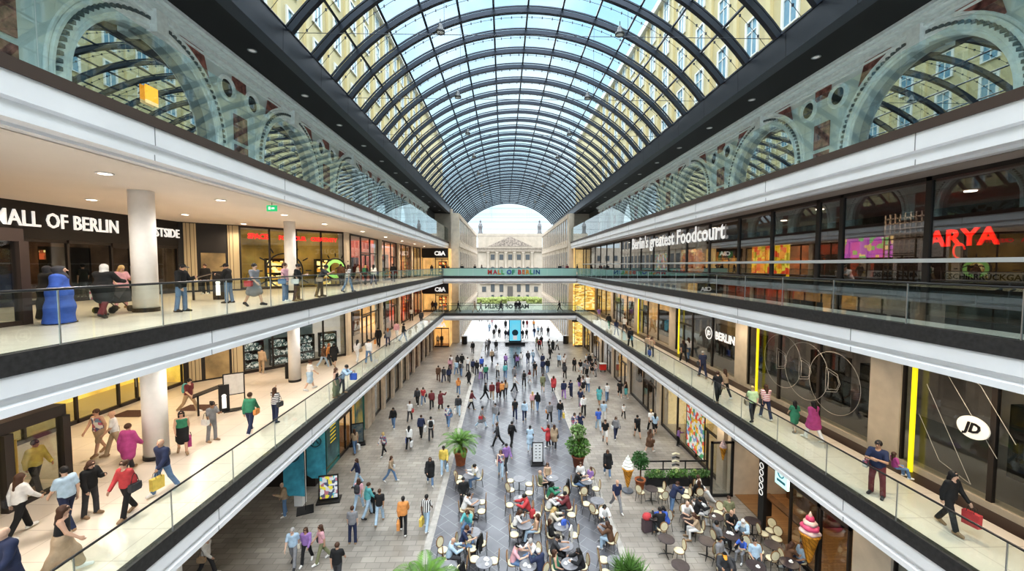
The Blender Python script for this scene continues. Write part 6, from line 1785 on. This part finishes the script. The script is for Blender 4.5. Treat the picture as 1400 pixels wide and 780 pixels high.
r = empty('cafe_bar_table', (13.5, 18.2, .03)); tag(r, 'long wooden window bar inside the cafe', 'table'); MB().box(-.2, -1.4, 1.0, .2, 1.4, 1.06).build('table_top', WD, r)
for y in (-1.2, 1.2): MB().box(-.15, y - .04, 0, .15, y + .04, 1.0).build('leg', CHBLK, r)
r = empty('sign_post', (12.6, 18.55, 0)); tag(r, 'black upright cafe sign with a column of white round letters', 'sign'); MB().box(-.08, -.2, 0, .08, .2, 3.6).build('post', CHBLK, r)
for i, ch in enumerate('cafee'): MB().tube([(-.09, .13 * math.cos(2 * math.pi * k / 16), 3.1 - .33 * i + .13 * math.sin(2 * math.pi * k / 16)) for k in range(17)], .022, 5).build('ring_letter', LETW, r)
r = empty('hanging_sign', (11.9, 16.3, 3.35)); r.scale = (1, .75, .88); tag(r, 'square pale blue glowing sign hanging at the cafe front', 'sign'); MB().box(-.05, -.5, 0, .05, .5, 1.1).build('panel', mat('sign_ice', (.62, .88, .86), .5, emit=.6), r); MB().tube([(-.06, .24 * math.cos(2 * math.pi * i / 20), .68 + .24 * math.sin(2 * math.pi * i / 20)) for i in range(21)], .03, 5).build('emblem', mat('sign_blue', (.10, .42, .55), .5), r); MB().tube([(0, 0, 1.1), (0, 0, 1.85)], .02, 5).build('hanger', BLACKM, r); MB().box(-.055, -.34, .18, -.05, .34, .30).build('print', MATS['sign_blue'], r)
# information stand on the lower gallery
p = onz(307, 562, Z1); r = empty('information_stand', p, R(35)); tag(r, 'black information pillar with a white i and a slanting map desk on the lower gallery', 'stand')
MB().box(-.22, -.12, 0, .22, .12, 1.35).build('pillar', BLACKM, r); MB().add([(-1.2, -.3, .95), (-.2, -.3, 1.25), (-.2, .3, 1.25), (-1.2, .3, .95), (-1.2, -.3, 1.0), (-.2, -.3, 1.3), (-.2, .3, 1.3), (-1.2, .3, 1.0)], [(3, 2, 1, 0), (4, 5, 6, 7), (0, 1, 5, 4), (1, 2, 6, 5), (2, 3, 7, 6), (3, 0, 4, 7)]).build('map_desk', BLACKM, r); MB().box(-1.05, -.04, 0, -.97, .04, .97).build('desk_leg', BLACKM, r)
tx = text('letter_i', 'i', .95, LETW, r, None, .01, 'CENTER', .05); tx.matrix_local = facing((0, -.14, .25), (1, 0, 0))
_q = onz(300, 409, Z2); _s = tree_copy(r, (_q.x, _q.y, Z2), R(20)); tag(_s, 'dark information pillar with slanting map desk behind the men in caps on the upper gallery', 'stand')
for _x, _y, _n in ((182, 565, 'beside the white column'), (270, 557, 'before the information pillar')):
    _m = onz(_x, _y, Z1); tag(MB().box(-.7, -.45, 0, .7, .45, .012).build('door_mat', mat('mat_brown', (.10, .05, .035), .9, vary=.3, vscale=20), None, False, (_m.x, _m.y, Z1)), 'dark brown floor mat on the lower gallery %s' % _n, 'mat')
p = onz(321, 560, Z1); r = empty('notice_frame', p, R(35)); tag(r, 'black framed white notice board standing beside the information pillar', 'sign'); m = MB().box(-.45, -.25, 0, .45, .25, .04).box(-.45, -.02, 0, -.40, .02, 1.85).box(.40, -.02, 0, .45, .02, 1.85).box(-.45, -.02, 1.82, .45, .02, 1.87).box(-.45, -.02, .78, .45, .02, .82); m.build('frame', BLACKM, r); MB().box(-.40, -.012, .82, .40, .012, 1.82).build('board', mat('notice_white', (.75, .72, .68), .6, vary=.12, vscale=4), r)
# exit sign, lantern, stroller, bollard
r = empty('exit_sign', (-9.6, 16.9, ZT - 1.55)); tag(r, 'green illuminated exit sign under the white ceiling edge', 'sign'); MB().box(-.20, -.04, 0, .20, .04, .24).build('panel', mat('exit_green', (.02, .42, .16), .4, emit=.7), r); MB().box(-.12, -.05, .06, -.04, -.04, .18).box(.0, -.05, .08, .12, -.04, .15).build('pictogram', LETW, r); MB().tube([(0, 0, .24), (0, 0, .36)], .012, 5).build('hanger', BLACKM, r)
r = empty('orange_lantern', (-11.42, 13.5, 18.1)); r.scale = (1, .75, .85); tag(r, 'small orange lantern glowing behind the first arch', 'lamp'); MB().box(-.02, -.3, 0, .02, .3, .55).build('shade', mat('lantern_orange', (.9, .35, .03), .5, emit=1.2), r); MB().box(-.02, -.3, -.12, .02, .3, 0).build('lower_band', mat('lantern_cream', (.85, .6, .3), .5, emit=.8), r)
p = onz(0 + 368 / 2.786, 220 + 585 / 2.786, Z2); r = empty('pushchair', (p.x - .1, p.y + .7, Z2), R(180)); tag(r, 'black pushchair in front of the white headscarf on the upper gallery', 'pushchair')
MB().prism([(-.45, .35), (.05, .32), (.45, .55), (.40, .62), (0, .48), (-.30, .85), (-.42, .80)], -.22, .22, 'x').build('seat', CLOTH['k'], r); MB().tube([(-.2, .55, .98), (.2, .55, .98)], .018, 6).tube([(-.2, .55, .98), (-.22, -.3, .15)], .016, 6).tube([(.2, .55, .98), (.22, -.3, .15)], .016, 6).build('frame', BLACKM, r); MB().box(-.18, .48, .5, .18, .62, .8).build('hanging_bag', CLOTH['P'], r)
for x in (-.27, .27):
    for y in (-.32, .34): MB().tube([(x - .03, y, .11), (x + .03, y, .11)], .11, 14).build('wheel', CHBLK, r)
r = empty('trolley', tuple(onz(780 + 430 / 9.754, 480 + 275 / 9.754, 0))); tag(r, 'red market trolley by the shopfronts near the bridges', 'trolley'); MB().box(-.35, -.3, .3, .35, .3, 1.0).build('body', mat('trolley_red', (.65, .04, .03), .5), r); MB().box(-.4, -.34, 1.0, .4, .34, 1.06).build('tray', mat('tray_white', (.7, .7, .68), .5), r)
for x in (-.25, .25): MB().tube([(x - .03, 0, .15), (x + .03, 0, .15)], .15, 12).build('wheel', BLACKM, r)
tag(MB().lathe([(.13, 0), (.13, .95), (.11, 1.0), (.02, 1.02)], n=14).build('floor_bollard', BLACKM, None, False, tuple(onz(340 + 345 / 6.5, 440 + 500 / 6.5, Z1))), 'black floor bin beside the white column by the jewellery window', 'bin')

# ------------------------------------------------------------------ labels: make every one point to a single thing
def relax_seats():
    it = [[q['o'], Vector((q['o'].location.x, q['o'].location.y)), q.get('mate')] for q in UNIQ if q.get('cat') == 'chair']
    tb = [Vector((p.x, p.y)) for p, b in TABLES]
    for k in range(40):
        for i, a in enumerate(it):
            for t in tb:
                d = a[1] - t
                if d.length < .56: a[1] += d.normalized() * min(.03, .56 - d.length)
            for b in it[:i]:
                d = a[1] - b[1]
                if d.length < .52: s = d.normalized() * min(.02, (.52 - d.length) / 2); a[1] += s; b[1] -= s
    for o, v, mate in it:
        if mate: mate.location.x += v.x - o.location.x; mate.location.y += v.y - o.location.y
        o.location.x, o.location.y = v.x, v.y
relax_seats()
def finish_labels():
    by = {}
    for r in UNIQ: by.setdefault(r['base'], []).append(r)
    W = ['nearest', 'second nearest', 'third nearest', 'fourth nearest', 'fifth nearest', 'sixth nearest', 'seventh nearest', 'eighth nearest', 'ninth nearest', 'tenth nearest', 'eleventh nearest', 'twelfth nearest']
    for b, rs in by.items():
        rs.sort(key=lambda r: (r['p'] - CAM).length)
        for i, r in enumerate(rs):
            lb = b if len(rs) == 1 else '%s, %s' % (b, W[i] if i < len(W) else 'furthest')
            cat = r.get('cat', 'child' if b.startswith('child') else 'person')
            w_ = lb.split()
            if len(w_) > 16:
                lb = lb.replace('round ', '').replace('dark cafe ', '').replace(' the ', ' ').replace('black and white striped', 'striped').replace('padded ', ''); lb = lb.replace(' and ', ', ') if len(lb.split()) > 16 else lb
            r['o']['label'] = lb; r['o']['category'] = cat
            g = r.get('grp') or {'person': 'people %s' % r.get('zone', ''), 'chair': 'bistro chairs of the cafe terraces', 'table': 'round cafe tables', 'bag': 'bags carried by shoppers'}.get(cat)
            if g: r['o']['group'] = g
finish_labels()
# ------------------------------------------------------------------ gallery ceiling lights (real fixtures)
cl = empty('ceiling_light', (0, 0, 0))
MB().lathe([(.20, 0), (.20, -.02), (.15, -.02), (.15, 0)], n=16).build('trim_ring', WHITE, cl); MB().lathe([(.15, -.002), (.15, -.012)], n=16).build('lens', LAMP, cl)
k = 0
def lights(xs, ys, z, pw, nm, col=WARM, rad=.15, vis=True):
    global k
    for x in xs:
        for y in ys:
            if vis:
                o = cl if k == 0 else tree_copy(cl, (0, 0, 0)); k += 1; o.location = (x, y, z)
                tag(o, 'round ceiling light on %s, %s' % (nm, ('' if len(xs) == 1 else ('balustrade row ' if x == xs[0] else 'inner row ')) + ORD[list(ys).index(y)]), 'light', 'ceiling lights on %s' % nm)
            l = bpy.data.lights.new('ceiling_lamp', 'SPOT'); l.energy = pw; l.color = (1., .93, .85) if len(xs) == 2 and x == xs[0] else col; l.spot_size = R(165); l.spot_blend = .6; l.shadow_soft_size = rad
            lo = obj('ceiling_lamp', l, None, (x, y, z - .06))
lights((-11.2, -16.2), [7 + 4.6 * i for i in range(5)], ZT - 1.21, 330, 'the upper gallery ceiling before the entrance')
lights((-10.8,), [31 + 6 * i for i in range(5)], ZT - 1.21, 300, 'the far upper gallery ceiling above the glowing shops')
lights((-11.2, -16.2), [7 + 4.6 * i for i in range(5)], Z2 - 1.17, 330, 'the lower gallery ceiling before the entrance', (1., .80, .58))
lights((-10.8,), [31 + 6 * i for i in range(5)], Z2 - 1.17, 300, 'the far lower gallery ceiling above the shops')
lights((12.7,), [5 + 6 * i for i in range(9)], Z2 - 1.17, 260, 'the lower gallery ceiling before the sportswear shop')
lights((14.6, 17.), [8 + 7 * i for i in range(7)], ZT - 1.24, 260, 'the foodcourt interior ceiling', WARM, .12, False)
lights((-12.6, -9.8), [9 + 6 * i for i in range(3)], 4.4, 50, 'the ceiling under the lower gallery by the flags', (1., .72, .45))
lights((-9.9,), [27 + 7 * i for i in range(5)], 4.4, 110, 'the ceiling under the lower gallery at the shopfronts')
lights((14.6,), (15.4, 19.2), 4.2, 150, 'the cafe ceiling')
lights((11.9,), [15 + 7 * i for i in range(7)], 4.4, 110, 'the ceiling under the lower gallery on the cafe side')

# ------------------------------------------------------------------ sky, daylight, camera
w = bpy.data.worlds.new('sky'); SC.world = w; w.use_nodes = True; nt = w.node_tree; bg = nt.nodes['Background']
tc = nt.nodes.new('ShaderNodeTexCoord'); sx = nt.nodes.new('ShaderNodeSeparateXYZ'); rp = nt.nodes.new('ShaderNodeValToRGB')
e = rp.color_ramp.elements
e[0].position = .0; e[0].color = (.72, .88, .97, 1); e[1].position = 1.; e[1].color = (.20, .50, .84, 1)
for p, c in ((.12, (.66, .87, .98)), (.32, (.56, .81, .96)), (.55, (.38, .68, .92))):
    q = e.new(p); q.color = (*c, 1)
nz = nt.nodes.new('ShaderNodeTexNoise'); nz.inputs['Scale'].default_value = 3.2; nz.inputs['Detail'].default_value = 6
cr = nt.nodes.new('ShaderNodeValToRGB'); cr.color_ramp.elements[0].position = .44; cr.color_ramp.elements[0].color = (0, 0, 0, 1); cr.color_ramp.elements[1].position = .72; cr.color_ramp.elements[1].color = (.75, .75, .75, 1)
mx = nt.nodes.new('ShaderNodeMix'); mx.data_type = 'RGBA'; mx.inputs[7].default_value = (.95, .97, 1, 1)
L = nt.links.new
L(tc.outputs['Generated'], sx.inputs[0]); L(sx.outputs['Z'], rp.inputs[0]); L(tc.outputs['Generated'], nz.inputs['Vector']); L(nz.outputs['Fac'], cr.inputs[0]); L(cr.outputs[0], mx.inputs[0]); L(rp.outputs[0], mx.inputs[6]); L(mx.outputs[2], bg.inputs['Color'])
bg.inputs['Strength'].default_value = 1.0
def sun(rot, en, ang, col):
    l = bpy.data.lights.new('daylight_fill', 'SUN'); l.energy = en; l.angle = R(ang); l.color = col
    o = obj('daylight_fill', l); o.rotation_euler = rot
sun((0, 0, 0), 5.4, 100, (1., .98, .95))            # added wide lamp, extra skylight brightening the hall
sun((R(38), 0, 0), 1.9, 70, (1., .98, .96))         # added fill from behind the camera on to the far facades
sun((R(-56), 0, 0), 1.9, 45, (.97, .98, 1.))         # added lamp from the far end, brightening the distant ground
cam = bpy.data.cameras.new('camera'); cam.lens = 14; cam.sensor_width = 36; cam.clip_end = 500
co = obj('camera', cam, None, CAM); co.rotation_euler = (R(90) - PIT, 0, -YAW); SC.camera = co
SC.view_settings.view_transform = 'Standard'; SC.view_settings.look = 'None'; SC.view_settings.exposure = .28
for lk in ('Medium High Contrast', 'Standard - Medium High Contrast'):
    try: SC.view_settings.look = lk; break
    except Exception: pass
cy = SC.cycles
cy.max_bounces = 7; cy.diffuse_bounces = 4; cy.glossy_bounces = 3; cy.transmission_bounces = 2; cy.transparent_max_bounces = 20; cy.caustics_reflective = False; cy.caustics_refractive = False
cy.sample_clamp_indirect = 6; cy.use_denoising = True
try: cy.denoiser = 'OPENIMAGEDENOISE'
except Exception: pass
